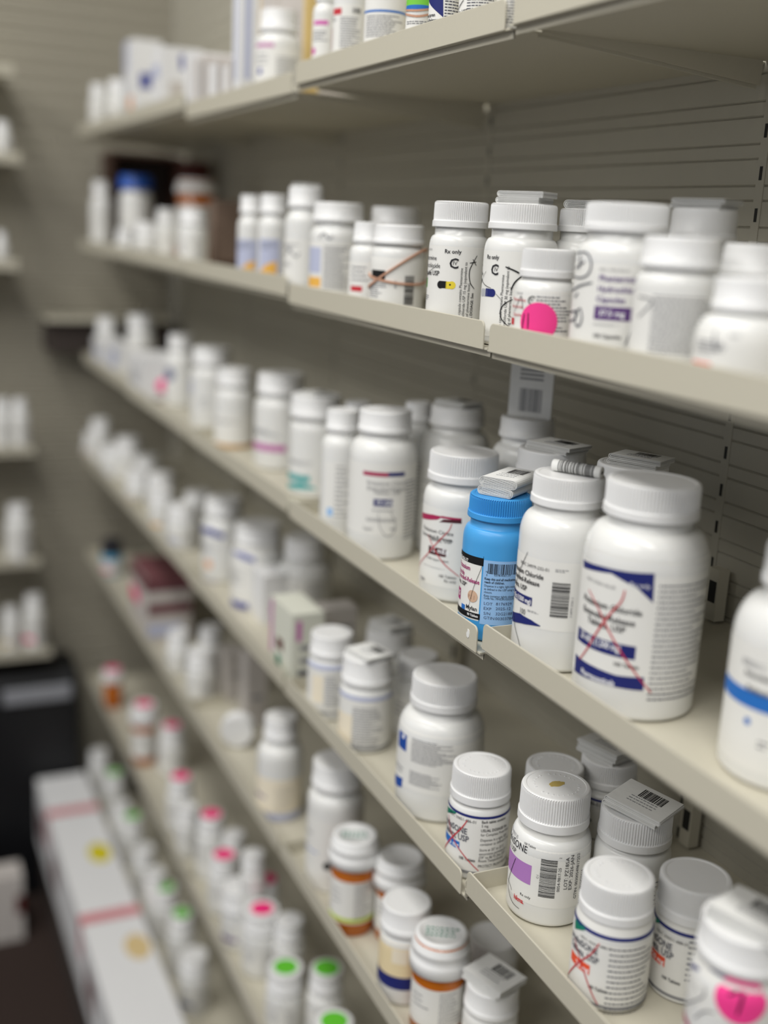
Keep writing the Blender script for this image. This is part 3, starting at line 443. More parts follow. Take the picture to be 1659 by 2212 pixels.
'S3F':[('R', -100, 100, 19.57, 73.12, 'paper'), ('R', -34.1, 9.4, 64.21, 67.29, 'crimson'), ('R', 9.4, 39.2, 64.45, 67.53, 'navy'), ('T', -26.2, 57.75, 3.32, 'Potassium Citrate', 'grey'), ('T', -25.7, 53.58, 3.32, 'Extended-Release', 'grey'), ('T', -14.6, 50.8, 3.08, 'Tablets, USP', 'grey'), ('R', -13.0, 18.8, 41.79, 47.24, 'navy'), ('T', -9.5, 43.28, 3.32, '10 mEq', 'white', 1), ('F', -14.7, 23.9, 37.86, 39.61, 1), ('F', -24.7, 36.7, 29.89, 32.71, 2), ('T', -29.3, 23.13, 2.84, 'lupin', 'grey'), ('F', 17.3, 37.7, 23.46, 26.47, 1), ('F', 43.2, 87.9, 15.53, 61.69, 18), ('S', [(-4.2, 36.61), (-0.5, 26.37), (10.3, 19.58), (23.2, 21.73), (25.0, 29.78), (15.9, 37.99)], 0.56, 'grey')],
'S3G':[('R', -50.8, 27.1, 14.29, 60.29, 'paper'), ('F', -14.5, 26.9, 15.53, 59.36, 12), ('R', -37.6, -19.4, 16.45, 23.05, 'ltblue'), ('R', 35.7, 57.5, 9.32, 22.1, 'grey')],
'S3H':[('F', -73.3, 3.7, 29.92, 33.51, 3), ('R', -88.6, -8.5, 15.02, 20.4, 'teal'), ('W', [(-88.5, 8.63), (-28.1, 14.34), (5.4, 10.14)], [(-88.6, 5.25), (-27.5, 7.74), (5.5, 8.81)], 'teal')],
'S3I':[('F', -88.7, 12.4, 34.09, 40.18, 4), ('R', -88.7, 14.4, 19.01, 26.1, 'mauve')],
'S3J':[('R', -100, 100, -3.22, 37.53, 'paper'), ('F', -89.0, 26.7, 26.8, 30.55, 3), ('R', -100, 100, -3.22, 4.67, 'amberink')],
'S3K':[('F', -34.6, -2.7, 26.38, 38.29, 3), ('R', -88.7, -62.0, 39.34, 55.72, 'bluegrey'), ('R', -88.4, -88.6, 16.42, 34.7, 'grey')],
'S3L':[('D', -48.1, 40.89, 8.55, 'bluegrey2')],
'S4a':[('R', -100, 100, 13.34, 61.59, 'paper'), ('TR', -55.8, 49.46, 2.07, '0054-9817-25', 'grey'), ('T', -41.2, 49.49, 1.52, '100 Tablets', 'ink', 0, 0.9), ('TR', -33.2, 44.7, 4.69, 'predniSONE', 'ink', 0, 0.85), ('TR', -54.7, 40.33, 3.31, 'Tablets, USP', 'ink', 0, 0.85), ('R', -87.2, -23.7, 25.7, 38.39, 'violet'), ('T', -38.9, 16.62, 1.79, 'Rx only', 'ink'), ('T', -50.7, 11.66, 3.31, 'hikma.', 'redb', 1, 0.72), ('BH', -11.0, 11.9, 20.35, 45.2), ('TV', 18.0, 24.66, 1.93, '0054-9817-25', 'ink', 0, 1.1), ('TV', 17.1, 46.2, 1.45, '2', 'ink'), ('TV', -12.5, 31.59, 1.45, 'C-1', 'ink'), ('TV', 28.6, 25.87, 2.41, 'LOT: PZ185A', 'dotk', 0, 1.15), ('TV', 35.9, 25.3, 2.41, 'EXP: 2026-JAN', 'dotk', 0, 1.15), ('TV', 45.8, 18.49, 2.17, 'GTIN: 00300549817252', 'dotk', 0, 1.05), ('TV', 55.5, 12.88, 1.93, 'SN: 10052910420414', 'dotk', 0, 1.05), ('S', [(-53.6, 37.34), (-62.8, 27.47), (-70.7, 17.21), (-64.6, 11.93), (-52.2, 8.27), (-37.7, 7.33)], 0.48, 'black'), ('S', [(-87.7, 20.92), (-64.2, 17.54), (-57.5, 15.15)], 0.36, 'black')],
'S4b':[('R', -100, 100, 4.42, 52.37, 'paper'), ('W', [(-72.3, 43.13), (-55.0, 45.17), (-43.3, 44.46)], [(-67.6, 38.37), (-53.1, 41.23), (-42.8, 43.12)], 'dkgreen'), ('R', -100, 100, 43.69, 45.57, 'navy'), ('T', -49.1, 38.25, 1.76, 'NDC 59651-488-01', 'ink'), ('TR', -17.3, 33.2, 4.01, 'predniSONE', 'ink2', 1, 0.8), ('TR', -14.6, 28.0, 4.01, 'Tablets, USP', 'ink2', 1, 0.8), ('R', -71.6, -26.9, 19.54, 25.31, 'orange'), ('TR', -28.5, 20.45, 3.26, '20 mg', 'white', 1), ('T', -27.5, 12.6, 2.13, '100 Tablets', 'ink', 1, 0.8), ('R', -100, 100, 3.19, 4.92, 'grey'), ('F', -0.9, 87.8, -1.17, 40.88, 13), ('S', [(-16.3, 40.63), (-27.3, 32.33), (-47.6, 22.96), (-61.7, 15.64), (-77.2, 7.69)], 0.86, 'red'), ('S', [(-64.1, 33.7), (-46.6, 26.3), (-31.4, 17.38), (-19.2, 9.81), (-9.6, 4.82)], 0.75, 'red')],
'S4c':[('R', -100, 100, -1.62, 48.04, 'paper'), ('W', [(-67.2, 41.48), (-54.3, 41.94)], [(-64.2, 38.41), (-53.4, 40.41)], 'dkgreen'), ('R', -100, 100, 40.64, 42.5, 'navy'), ('T', -56.7, 35.65, 1.9, 'NDC 59651-488-01', 'ink'), ('TR', -22.1, 29.68, 4.32, 'predniSONE', 'ink2', 1, 0.8), ('TR', -18.4, 24.84, 4.32, 'Tablets, USP', 'ink2', 1, 0.8), ('R', -87.9, -31.6, 18.1, 23.69, 'orange'), ('TR', -33.3, 19.08, 3.3, '20 mg', 'white', 1), ('T', -34.6, 11.49, 2.16, '100 Tablets', 'ink', 1, 0.8), ('F', -88.0, -36.9, 0.78, 6.94, 1), ('R', -100, 100, 2.26, 4.19, 'grey'), ('F', 2.2, 18.7, 14.16, 40.48, 8)],
'S4d':[('R', -100, 100, 63.81, 95.71, 'paper'), ('W', [(-87.3, 75.64), (-39.3, 84.39), (-15.6, 85.18), (9.0, 85.03)], [(-87.3, 73.76), (-38.6, 82.71), (-15.0, 83.45), (9.5, 83.34)], 'navy'), ('F', -75.9, -36.9, 70.97, 71.56, 4), ('R', -87.3, -56.2, 48.64, 51.73, 'crimson'), ('S', [(-40.7, 76.24), (-41.3, 69.81), (-86.8, 52.23)], 0.55, 'pen'), ('S', [(-48.1, 57.27), (-34.5, 64.8), (-21.6, 66.87)], 0.55, 'pen'), ('D', 3.9, 76.87, 11.39, 'pink'), ('S', [(-10.5, 78.1), (-2.6, 79.96), (5.3, 80.91), (4.2, 75.88), (1.9, 69.95)], 1.46, 'black')],
'S4e':[],
'S4g':[('R', -100, 100, 9.5, 52.17, 'paper'), ('R', -100, 100, 47.69, 49.09, 'navy'), ('TR', -8.2, 44.73, 2.71, '486-01', 'ink'), ('TR', -20.1, 31.26, 3.91, 'USP', 'ink2', 1), ('R', -100, 100, 20.74, 21.31, 'ink')],
'S4h':[('R', -100, 100, 6.12, 50.1, 'paper'), ('W', [(-88.2, 41.72), (-62.9, 43.72), (-45.1, 44.28)], [(-88.2, 36.51), (-61.6, 40.81), (-44.8, 43.46)], 'dkgreen'), ('R', -100, 100, 44.23, 45.91, 'navy'), ('TR', -3.3, 40.89, 2.2, 'NDC 59651-486-01', 'ink'), ('TR', -18.2, 32.21, 4.39, 'predniSONE', 'ink2', 1, 0.8), ('TR', -14.0, 27.17, 4.39, 'Tablets, USP', 'ink2', 1, 0.8), ('R', -88.2, -31.8, 20.13, 25.4, 'blue'), ('TR', -33.6, 21.11, 3.52, '5 mg', 'white', 1), ('T', -31.5, 14.19, 2.2, '100 Tablets', 'ink', 1, 0.8), ('T', -69.0, 3.96, 1.76, 'aurobindo', 'ink'), ('T', 6.9, 41.52, 2.05, 'Each tablet contains:', 'ink', 1, 0.8), ('T', 7.0, 38.83, 2.05, '5 mg.', 'ink', 0, 0.8), ('T', 6.6, 35.56, 2.05, 'USUAL DOSAGE: See', 'ink', 1, 0.8), ('T', 6.8, 32.57, 2.05, 'for Complete Prescribing', 'ink', 0, 0.8), ('T', 6.5, 28.86, 2.05, 'Dispense in a tight, light', 'ink', 0, 0.8), ('T', 6.7, 26.0, 2.05, 'container as defined in the', 'ink', 0, 0.8), ('T', 6.4, 21.99, 2.05, 'Store at 20° to 25°C', 'ink', 0, 0.8), ('T', 6.2, 19.26, 2.05, 'excursions permitted to', 'ink', 0, 0.8), ('T', 6.0, 16.66, 2.05, '(59° to 86°F) [See USP', 'ink', 0, 0.8), ('T', 5.7, 14.35, 2.05, 'Room Temperature].', 'ink', 0, 0.8), ('T', 5.7, 10.6, 2.05, 'PROTECT FROM MOISTURE', 'ink', 0, 0.8), ('R', -100, 100, 5.43, 7.32, 'grey'), ('S', [(-19.5, 42.04), (-30.9, 34.99), (-52.0, 25.28), (-70.6, 16.86), (-88.2, 9.75)], 0.91, 'red'), ('S', [(-68.5, 38.34), (-59.3, 31.44), (-42.8, 24.28), (-20.7, 17.31), (7.7, 8.31)], 0.78, 'red')],
'S4i':[('R', -100, 100, 21.26, 70.85, 'paper'), ('R', -72.4, -50.0, 47.41, 59.51, 'blue2'), ('D', -57.9, 57.34, 1.64, 'white'), ('W', [(-87.3, 22.63), (-76.7, 23.45), (-53.9, 26.31)], [(-87.4, 16.34), (-73.0, 15.98), (-55.0, 18.91)], 'blue2'), ('F', -40.0, 25.3, 42.95, 60.65, 13), ('F', -41.0, 7.4, 25.76, 36.38, 9), ('F', -87.5, -50.9, 29.54, 35.42, 2)],
'S4j':[('R', -100, 100, 44.34, 47.82, 'bluegrey'), ('R', -100, 100, 6.35, 44.34, 'paper'), ('R', -88.5, -27.5, 7.51, 31.42, 'cream'), ('F', -27.7, 46.6, 5.36, 39.33, 16), ('R', -100, 100, 3.79, 5.64, 'grey')],
'S4k':[('R', -100, 100, 45.03, 48.99, 'bluegrey'), ('R', -100, 100, 8.28, 44.59, 'paper'), ('R', -50.8, -16.9, 15.38, 39.22, 'cream'), ('F', -13.4, 25.8, 12.4, 40.83, 12), ('R', -100, 100, 6.19, 8.28, 'grey')],
'S4o':[('R', -100, 60, 1.35, 70.17, 'paper'), ('W', [(-88.5, 59.43), (-35.6, 62.01), (-6.4, 58.31)], [(-66.5, 58.4), (-35.3, 56.55), (-6.2, 52.84)], 'navyf'), ('F', -88.5, -21.7, 27.34, 41.29, 5), ('R', -73.8, -18.1, -0.05, 7.73, 'navyf')],
'S4p':[('W', [(-88.6, 60.96), (-35.9, 63.45), (2.2, 57.66)], [(-88.8, 56.54), (-35.7, 56.17), (2.5, 51.82)], 'navyf'), ('F', -88.6, -16.7, 33.83, 41.71, 4), ('D', -42.9, 20.24, 5.69, 'peach'), ('R', -88.7, -15.5, -12.0, -4.49, 'navyf')],
'S5s':[('R', -100, 100, 19.67, 51.56, 'tanp'), ('R', -27.4, 8.7, 35.76, 47.44, 'cream'), ('R', -100, 100, 14.05, 24.56, 'navy')],
'S5t':[('R', -100, 100, -5.93, 67.45, 'paper'), ('F', -88.3, -37.8, 49.99, 53.16, 3), ('R', -88.1, -33.9, 35.29, 36.13, 'blue3'), ('D', -12.6, 25.74, 3.76, 'black')],
'S5b':[('R', -100, 100, -0.32, 44.87, 'cream'), ('R', -88.5, -34.9, 23.27, 26.21, 'purp'), ('R', -100, 100, 1.75, 10.03, 'bluegrey'), ('F', -9.7, 32.6, 11.3, 39.74, 6)],
'S1a':[('R', -100, 100, 2.76, 21.59, 'paper'), ('F', -16.7, 33.4, 3.56, 19.48, 11), ('F', -43.4, -23.9, 7.62, 9.47, 2), ('R', -89.3, -12.8, 0.87, 5.85, 'navy'), ('S', [(-25.2, 0.69), (-5.8, -2.29)], 0.45, 'red')],
'S1b':[('R', -100, 100, -2.66, 31.75, 'paper'), ('T', -88.8, 15.6, 1.99, 'mulas, USP', 'ink', 1), ('F', -37.9, 44.6, 13.8, 24.69, 7), ('S', [(-88.8, 16.23), (-49.5, 22.49)], 0.53, 'black')],
'S1c':[('R', -100, 100, 1.65, 37.82, 'paper'), ('W', [(-89.2, 36.65), (-8.8, 35.27)], [(-89.2, 28.87), (-2.2, 17.92)], 'navy'), ('TR', -34.0, 18.63, 2.09, 'Milnacipran', 'ink', 1), ('TR', -21.3, 15.69, 2.09, 'Extended-Release', 'ink', 1), ('F', 1.0, 71.3, 16.13, 31.47, 9)],
'S1d':[('R', -100, 100, 29.66, 40.35, 'limeg'), ('R', -100, 100, 26.98, 29.66, 'blue'), ('R', -100, 100, 5.37, 22.28, 'paper'), ('F', -61.0, 44.4, 18.22, 20.64, 2), ('S', [(-89.3, 27.34), (-12.9, 26.28), (46.0, 27.73)], 1.31, 'rubber'), ('S', [(-89.3, 25.3), (-11.5, 22.91), (47.7, 24.8)], 1.31, 'rubber')],
'S1e':[('R', -100, 100, 5.74, 45.02, 'paper'), ('R', -100, 100, 34.16, 35.58, 'blue'), ('F', -60.3, 61.6, 18.3, 32.65, 9)],
'S1f':[('R', -100, 100, 11.98, 47.61, 'paper'), ('R', -72.3, -30.4, 40.65, 44.96, 'red'), ('BV', 7.1, 34.6, 41.5, 45.25), ('F', -33.7, 40.7, 18.0, 39.41, 13), ('F', -89.0, -45.0, 36.38, 40.0, 2), ('R', -89.0, -78.3, 17.85, 32.29, 'redp')],
'S1g':[('R', -100, 100, 15.02, 44.42, 'paper'), ('R', -58.6, 11.6, 39.14, 42.12, 'magenta2'), ('F', -61.0, 14.7, 27.38, 35.48, 4), ('D', -60.0, 20.66, 2.58, 'magenta2')],
'S1h':[('R', -100, 100, 7.18, 48.2, 'paper'), ('R', -69.4, -9.9, 43.96, 47.01, 'mauve'), ('F', -68.2, -11.7, 29.47, 40.41, 3), ('D', -50.8, 24.36, 2.8, 'navyf'), ('F', -3.5, 64.3, 9.34, 37.04, 12)],
}
ES=[(0.2242, 1.3948), (0.2307, 1.2701), (0.2229, 1.112), (0.24, 0.8199), (0.245, 0.6322), (0.2595, 0.4712)]
LEDGE=[(0.2677, 1.0279), (0.3446, 1.0289)]
PB.update({'E1a': (-1.885, 0.2071, 1.2713, 14.0, 53.4, 11.2, 18.0), 'E2a': (-1.885, 0.2007, 1.1132000000000002, 10.7, 49.5, 8.6, 18.0), 'E3a': (-1.885, 0.221, 0.8210999999999999, 14.9, 81.0, 11.9, 18.0), 'E3b': (-1.885, 0.1941, 0.8210999999999999, 14.8, 81.4, 11.8, 18.0), 'E4a': (-1.885, 0.2133, 0.6334, 21.3, 94.5, 17.0, 18.0), 'E5a': (-1.885, 0.1965, 0.4724, 15.5, 79.3, 12.4, 18.0), 'E5b': (-1.885, 0.2343, 0.4724, 17.9, 97.8, 14.3, 18.0)})
# ---------------------------------------------------------------- the setting
S=.32; YF=.32; YW=.496; XE=-1.99
XS={1:-.0085,2:-.0085,3:.009,4:.012,5:.012,6:.012,7:.012}   # tray rows sit slightly off one another
XK=[-.219,-.5552,-.8912,-1.2272,-1.5535,-1.88]
ZB={1:[.331,.326,.3087,.343,.345],2:[-.2053,-.2038,-.188,-.185,-.185],3:[-.742,-.7585,-.750,-.745,-.735],4:[-1.242,-1.258,-1.255,-1.25,-1.25],5:[-1.76]*5,6:[-2.46]*5,7:[-3.2]*5}
b=MB(); b.box(XE,3.4,-3.6,YW,-.04,0,'carpet'); tag(b.build('floor'),'dark brown carpet floor of the aisle','floor',kind='structure')
def slats(fn,zlo,zhi,mname,g=.0008,dp=.0013):
    b=MB(); z=1.2836-.0244*60; prof=[]
    while z<zhi:
        if z>zlo: prof+=[(0,z-.0087-g),(-dp,z-.0087),(0,z-.0087+g),(0,z-g),(-dp,z),(0,z+g)]
        z+=.0244
    prof=[(0,zlo)]+prof+[(0,zhi)]
    vs=[];fs=[]
    for d,zz in prof: vs+=list(fn(d,zz))
    for i in range(len(prof)-1): fs.append((2*i,2*i+1,2*i+3,2*i+2))
    b.add(vs,fs,mname); return b
b=slats(lambda d,z:((XE,YW-d,z),(.35,YW-d,z)),0,2.3,'wall_paint'); b.box(XE,.35,YW+.004,YW+.02,0,2.3,'wall_paint')
tag(b.build('wall_back'),'grey beige slatted metal back panel behind the shelves','wall',kind='structure')
b=slats(lambda d,z:((XE+d,-1.1,z),(XE+d,YW,z)),0,2.3,'end_paint',.0028,.0036); b.box(XE-.02,XE-.005,-1.1,YW,0,2.3,'end_paint')
tag(b.build('wall_end'),'grey beige slatted metal panel at the end of the aisle','wall',kind='structure')
# slotted uprights, flush with the back panel
for k,x in enumerate(XK[:5]):
    b=MB(); b.box(x-.0035,x+.0035,YW-.0006,YW+.001,0,2.3,'wall_paint'); z=.018
    while z<2.28: b.box(x-.0012,x+.0012,YW-.0008,YW+.001,z,z+.008,'slot_dark'); z+=.0244
    tag(b.build('trim_%d'%(k+1)),'slotted upright strip on the back panel','trim',kind='structure')
# ---------------------------------------------------------------- shelf trays
def rounded(x0,x1,z0,z1,r):
    p=[(x0,z0),(x1,z0)]
    for i in range(7):
        t=math.pi/2*i/6; p.append((x1-r+r*math.cos(t),z1-r+r*math.sin(t)))
    for i in range(7):
        t=math.pi/2*i/6; p.append((x0+r-r*math.sin(t),z1-r+r*math.cos(t)))
    return p
LV={1:'top',2:'second',3:'third',4:'fourth',5:'fifth',6:'sixth',7:'lowest'}
BV=['nearest','second','third','fourth','fifth and last']
for l in range(1,8):
    for k in range(5):
        zb=ZB[l][k]*S+CZ; xr,xl=XK[k]+XS[l],XK[k+1]+XS[l]
        t=thing('shelf_tray','beige steel shelf tray in the %s row, %s section from the camera'%(LV[l],BV[k]),'shelf',((xr+xl)/2,YF,zb),'steel shelf trays'); mx,hw=(xr+xl)/2,(xr-xl)/2
        b=MB(); b.box(-hw+.0003,hw-.0003,.001,YW-YF-.0002,0,.0011,'steel_paint')
        b.add([(-hw+.001,.004,.0),(hw-.001,.004,.0),(hw-.001,.004,-.004),(-hw+.001,.004,-.004),(-hw+.001,.005,.0),(hw-.001,.005,.0),(hw-.001,.005,-.004),(-hw+.001,.005,-.004)],[(0,1,2,3),(4,7,6,5),(3,2,6,7)],'steel_paint')
        b.build('panel',t)
        b=MB(); b.prism(rounded(-hw+(.0046 if l==1 else .0034),hw-(.0046 if l==1 else .0034),0,.0162,.0038),'y',-.0003,.0009,'steel_paint'); f=b.build('front_lip',t)
        bv=f.modifiers.new('bevel','BEVEL'); bv.width=.0004; bv.segments=2; bv.limit_method='ANGLE'
        # tapered arm under each end, running back to the upright
        for sg in (-1,1):
            b=MB(); x=sg*(hw-.0018); b.prism([(.02,0),(YW-YF-.004,0),(YW-YF-.004,-.014),(.04,-.003),(.02,-.0015)],'x',x-.0006,x+.0006,'steel_paint'); b.build('bracket_arm',t)
        if l==3 and k==1:
            b=MB(); random.seed(5); pts=[]
            for i in range(16):
                a=2*math.pi*i/16; r=.0022*(.7+.5*random.random()); pts.append((hw-.0135+r*.75*math.cos(a),.0085+r*1.25*math.sin(a)))
            b.prism(pts,'y',-.00055,-.0002,'leaflet_paper'); s_=b.build('sticker_residue',t); s_['label']='torn white sticker scrap'
        if l>=3:
            p=[(.0012,0),(.048,0),(.048,.0135)]+[(.0052-.004*math.sin(math.pi/2*i/6),.0095+.004*math.cos(math.pi/2*i/6)) for i in range(7)]
            b=MB(); b.prism(p,'x',-hw+.0042,-hw+.0050,'steel_paint'); b.build('side_flange',t)
        if l==4 and k==1:
            b=MB(); b.prism([(.0012,0),(.012,0),(.012,.0145)]+[(.0052-.004*math.sin(math.pi/2*i/6),.0105+.004*math.cos(math.pi/2*i/6)) for i in range(7)],'x',hw-.0001,hw+.0006,'steel_paint'); b.build('side_flange',t)
        # hook plate that locks the tray into the upright
        b=MB(); z0=.003; x=-hw+.002
        b.box(x,x+.010,YW-YF-.012,YW-YF-.0038,z0,z0+.034,'steel_paint'); b.box(x+.002,x+.0085,YW-YF-.0124,YW-YF-.0119,z0+.012,z0+.026,'slot_dark'); b.build('hook_plate',t)
# ---------------------------------------------------------------- bottles
G1='bottles on the top shelf row';G2='bottles on the second shelf row';G3='bottles on the third shelf row';G4='bottles on the fourth shelf row';G5='bottles and vials on the fifth shelf row';G6='bottles on the sixth shelf row';G7='bottles on the lowest shelf row'
def seal(o,R,H,cR,cH,face):
    b=MB(); pts=[]
    for i in range(26):
        a=2*math.pi*i/26; r=.0042*(.85+.3*random.random()); pts.append((r*.75*math.cos(a)-.0005,r*1.25*math.sin(a)+.0005))
    b.prism(pts,'z',(H-.3)/1000,(H-.15)/1000,'smudge'); b.build('seal_residue',o)
def bands(o,R,H,cR,cH,face):
    for z0,dz,ph in ((H*.55,14,0.2),(H*.45,-3,1.0)):
        b=MB(); n=60; r=(R+.8)/1000
        vs=[];fs=[]
        for i in range(n):
            a=2*math.pi*i/n; z=(z0+dz*math.sin(a+ph-face))/1000
            for (dr,dzz) in ((-.0006,-.0007),(.0006,-.0007),(.0006,.0007),(-.0006,.0007)): vs.append(((r+dr)*math.cos(a),(r+dr)*math.sin(a),z+dzz))
        for i in range(n):
            j=(i+1)%n
            for q in range(4): fs.append((4*i+q,4*i+(q+1)%4,4*j+(q+1)%4,4*j+q))
        b.add(vs,fs,'rubber'); b.build('rubber_band',o)
Bt=bottle
Bt('S1a','white pill bottle on the top shelf showing through the gap between two shelf lips',G1)
Bt('S1b','white bottle on the top shelf directly left of the bottle in the lip gap',G1)
Bt('S1c','white bottle with a dark blue label corner on the top shelf',G1)
Bt('S1d','small bottle with green and blue label and a rubber band on the top shelf',G1)
Bt('S1e','white bottle with a thin blue label line on the top shelf',G1)
Bt('S1f','white bottle with a red label mark and barcode on the top shelf',G1)
Bt('S1g','slim white bottle with a magenta label stripe on the top shelf',G1)
Bt('S1h','white pill bottle in front of tall tan edged cartons on the top shelf',G1)
Bt('S1i','small white bottle at the far left end of the top shelf',G1)
Bt('S1j','small white bottle between the far end bottle and the cartons on the top shelf',G1)
Bt('S2a','sharp white bottle whose label shows a black and yellow capsule, second shelf',G2)
Bt('S2b','sharp white bottle whose label shows a grey and navy capsule, folded leaflet on its cap',G2)
Bt('S2c','white bottle behind the navy capsule bottle, rolled printed leaflet on its cap',G2)
Bt('S2d','short white bottle with red label text and a round pink sticker marked 11',G2)
Bt('S2e','large white bottle with purple dose box and handwriting, second shelf right of the pink sticker',G2)
Bt('S2f','white bottle behind the large handwritten one, crumpled leaflet on its cap',G2)
Bt('S2g','white bottle with grey fine print right of the large handwritten bottle',G2)
Bt('S2h','white bottle behind the short right edge bottle on the second shelf',G2)
Bt('S2i','short wide white bottle with an orange mark at the right edge of the second shelf',G2)
Bt('S2j','slim white bottle with a red oval mark beside the rubber banded bottle',G2)
Bt('S2k','white bottle wrapped in a brown rubber band with a black label square',G2,extra=bands)
Bt('S2l','white bottle standing behind the rubber banded bottle on the second shelf',G2)
Bt('S2m','wide white bottle with a yellow label corner and lines of fine print, second shelf',G2)
Bt('S2n','tall slim white bottle left of the wide fine print bottle, paper on its cap',G2)
Bt('S2o','right one of two twin bottles with lilac labels and yellow corners',G2)
Bt('S2p','left one of two twin bottles with lilac labels and yellow corners',G2)
Bt('S2q','tall white bottle at the far left end of the second shelf',G2)
Bt('S2r','white bottle with a bright blue cap near the far end of the second shelf',G2,cm='blue_cap',style='band:blue3')
Bt('S2s','small white bottle in front of the blue capped bottle on the second shelf',G2)
Bt('S2t','very small white bottle at the lip below the blue capped bottle',G2)
Bt('S2u','white bottle between the blue capped bottle and the amber vial, second shelf',G2)
Bt('S2v','white bottle standing in front of the amber vial on the second shelf',G2)
Bt('S2w','large amber vial with a white cap at the back of the second shelf',G2,kind='vial',bm='amber',name='prescription_vial',cat='vial')
Bt('S2x','dark red brown jar at the back above the amber vial, second shelf',G2,bm='dred_cap',cm='dred_cap',style='none',name='dark_jar',cat='jar')
Bt('S3A','large white bottle with a blue label band cut by the right picture edge, third shelf',G3)
Bt('S3B','largest white bottle, navy label bands and red crossed lines, third shelf',G3)
Bt('S3C','tall white bottle with vertical barcode and navy label patch, third shelf',G3)
Bt('S3D','bright blue pill bottle with blue cap and barcode label, third shelf',G3,bm='bluep',cm='bluecap')
Bt('S3E','white bottle with crimson label bar and red crossed lines left of the blue bottle',G3)
Bt('S3F','white bottle with red and navy stripe over a navy dose box, third shelf',G3)
Bt('S3G','slim white bottle partly hidden by the red and navy striped bottle',G3)
Bt('S3H','white bottle with two teal label shapes at the tray joint, third shelf',G3)
Bt('S3I','white bottle with a mauve label band on the third shelf',G3)
Bt('S3J','white bottle with an amber brown stripe around its foot, third shelf',G3)
Bt('S3K','white bottle with a lilac label edge left of the amber footed bottle',G3)
Bt('S3L','white bottle with a dark blue blot between two cartons and the lilac edged bottle',G3)
Bt('S3N','white bottle in the back row behind the crimson label bottle, leaflet on cap',G3)
Bt('S3O','white bottle in the back row carrying an upright barcode card, third shelf',G3)
Bt('S3P','wide white bottle behind the blue bottle, crumpled leaflet on its cap',G3)
Bt('S3Q','wide white bottle behind the largest bottle, folded leaflet on its cap',G3)
Bt('S3R','slim bottle in the back row behind the red and navy striped bottle',G3)
Bt('S3S','slim bottle in the back row behind the slim white front bottle, third shelf',G3)
Bt('S3T','white bottle behind the carton with the pink sticker, third shelf far end',G3)
Bt('S3U','white bottle behind the last carton at the far end of the third shelf',G3)
Bt('S4a','sharp white bottle with violet label block and barcode, gold residue on its cap',G4,extra=seal)
Bt('S4b','white bottle with orange dose mark and red crossed lines, fourth shelf',G4)
Bt('S4c','white bottle with orange dose mark and no crossed lines, fourth shelf',G4)
Bt('S4d','white bottle with a round pink sticker marked 7 at the lower right corner',G4)
Bt('S4e','white bottle with a wide ribbed cap under a folded barcode leaflet, fourth shelf',G4)
Bt('S4f','white bottle behind the violet label bottle, only its cap showing',G4)
Bt('S4g','white bottle at the very back of the fourth shelf under a printed leaflet',G4)
Bt('S4h','sharp small white bottle with blue dose mark and red crossed lines, fourth shelf',G4)
Bt('S4i','big round shouldered white bottle with small blue logo patch, fourth shelf',G4)
Bt('S4j','white bottle with grey blue band and fine print under a leaflet, fourth shelf',G4)
Bt('S4k','white bottle with grey blue band and bare cap beside the leaflet topped one',G4)
Bt('S4l','white bottle behind the bare capped banded bottle, leaflets on its cap, fourth shelf',G4)
Bt('S4m','white bottle behind the big round shouldered bottle, fourth shelf back row',G4)
Bt('S4o','right one of two white bottles with navy label bands, fourth shelf',G4)
Bt('S4p','left one of two white bottles with navy label bands, fourth shelf',G4)
Bt('S4q','wide white bottle in the back row behind the navy banded bottles',G4)
Bt('S4z','white bottle in the back row behind the farther navy banded bottle, fourth shelf',G4)
Bt('S4A','white bottle in the back row above the farther yellow marked bottle, fourth shelf',G4)
Bt('S4r','white bottle second from the far end of the fourth shelf, front row',G4)
Bt('S4s','white bottle with a peach mark at the far end of the fourth shelf',G4,style='band:peach')
Bt('S4t','white bottle in the back row near the far end of the fourth shelf',G4)
Bt('S4u','white bottle at the lip in front of the far back row bottle, fourth shelf',G4,style='band:bluegrey')
Bt('S4v','white bottle behind the two yellow marked bottles on the fourth shelf',G4)
Bt('S4w','white bottle with a yellow mark, farther of two, fourth shelf',G4,style='band:gold')
Bt('S4x','white bottle beside the navy banded pair on the fourth shelf',G4,style='band:bluegrey')
Bt('S4y','white bottle with a yellow mark, nearer of two, fourth shelf',G4,style='band:gold')
def greenprint(o,R,H,cR,cH,face):
    b=MB(); random.seed(3)
    for j in range(3):
        x=-cR*.5
        while x<cR*.45:
            wd=random.uniform(1.2,3); b.box(x/1000,(x+wd)/1000,(-6+j*4.2)/1000,(-4.2+j*4.2)/1000,(H-.6)/1000,(H-.45)/1000,'dkgreen'); x+=wd+1.3
    b.build('cap_print',o,None,(0,0,face+1.57))
def lime(o,R,H,cR,cH,face):
    greenprint(o,R,H,cR,cH,face)
    l=Lab(R,face); l.rect(-110,95,H*.16,H*.2,'lime',.2); l.b.build('sticker_band',o)
Bt('S5vA','amber vial with white cap and lime label edge, farther front vial on fifth shelf',G5,kind='vial',bm='amber',name='prescription_vial',cat='vial',extra=lime)
Bt('S5vB','amber vial standing behind the small cream label bottle, fifth shelf',G5,kind='vial',bm='amber',name='prescription_vial',cat='vial')
Bt('S5s','small white bottle with cream label and navy band between amber vials',G5)
Bt('S5vC','nearest amber vial with green print on its white cap, fifth shelf bottom',G5,kind='vial',bm='amber',name='prescription_vial',cat='vial',extra=greenprint)
Bt('S5l','white bottle with a barcode leaflet on its cap at the bottom of the picture',G5)
Bt('S5c','white bottle behind the leaflet topped one at the back of the fifth shelf',G5)
Bt('S5t','tall white bottle with a blue label mark left of the amber vials',G5)
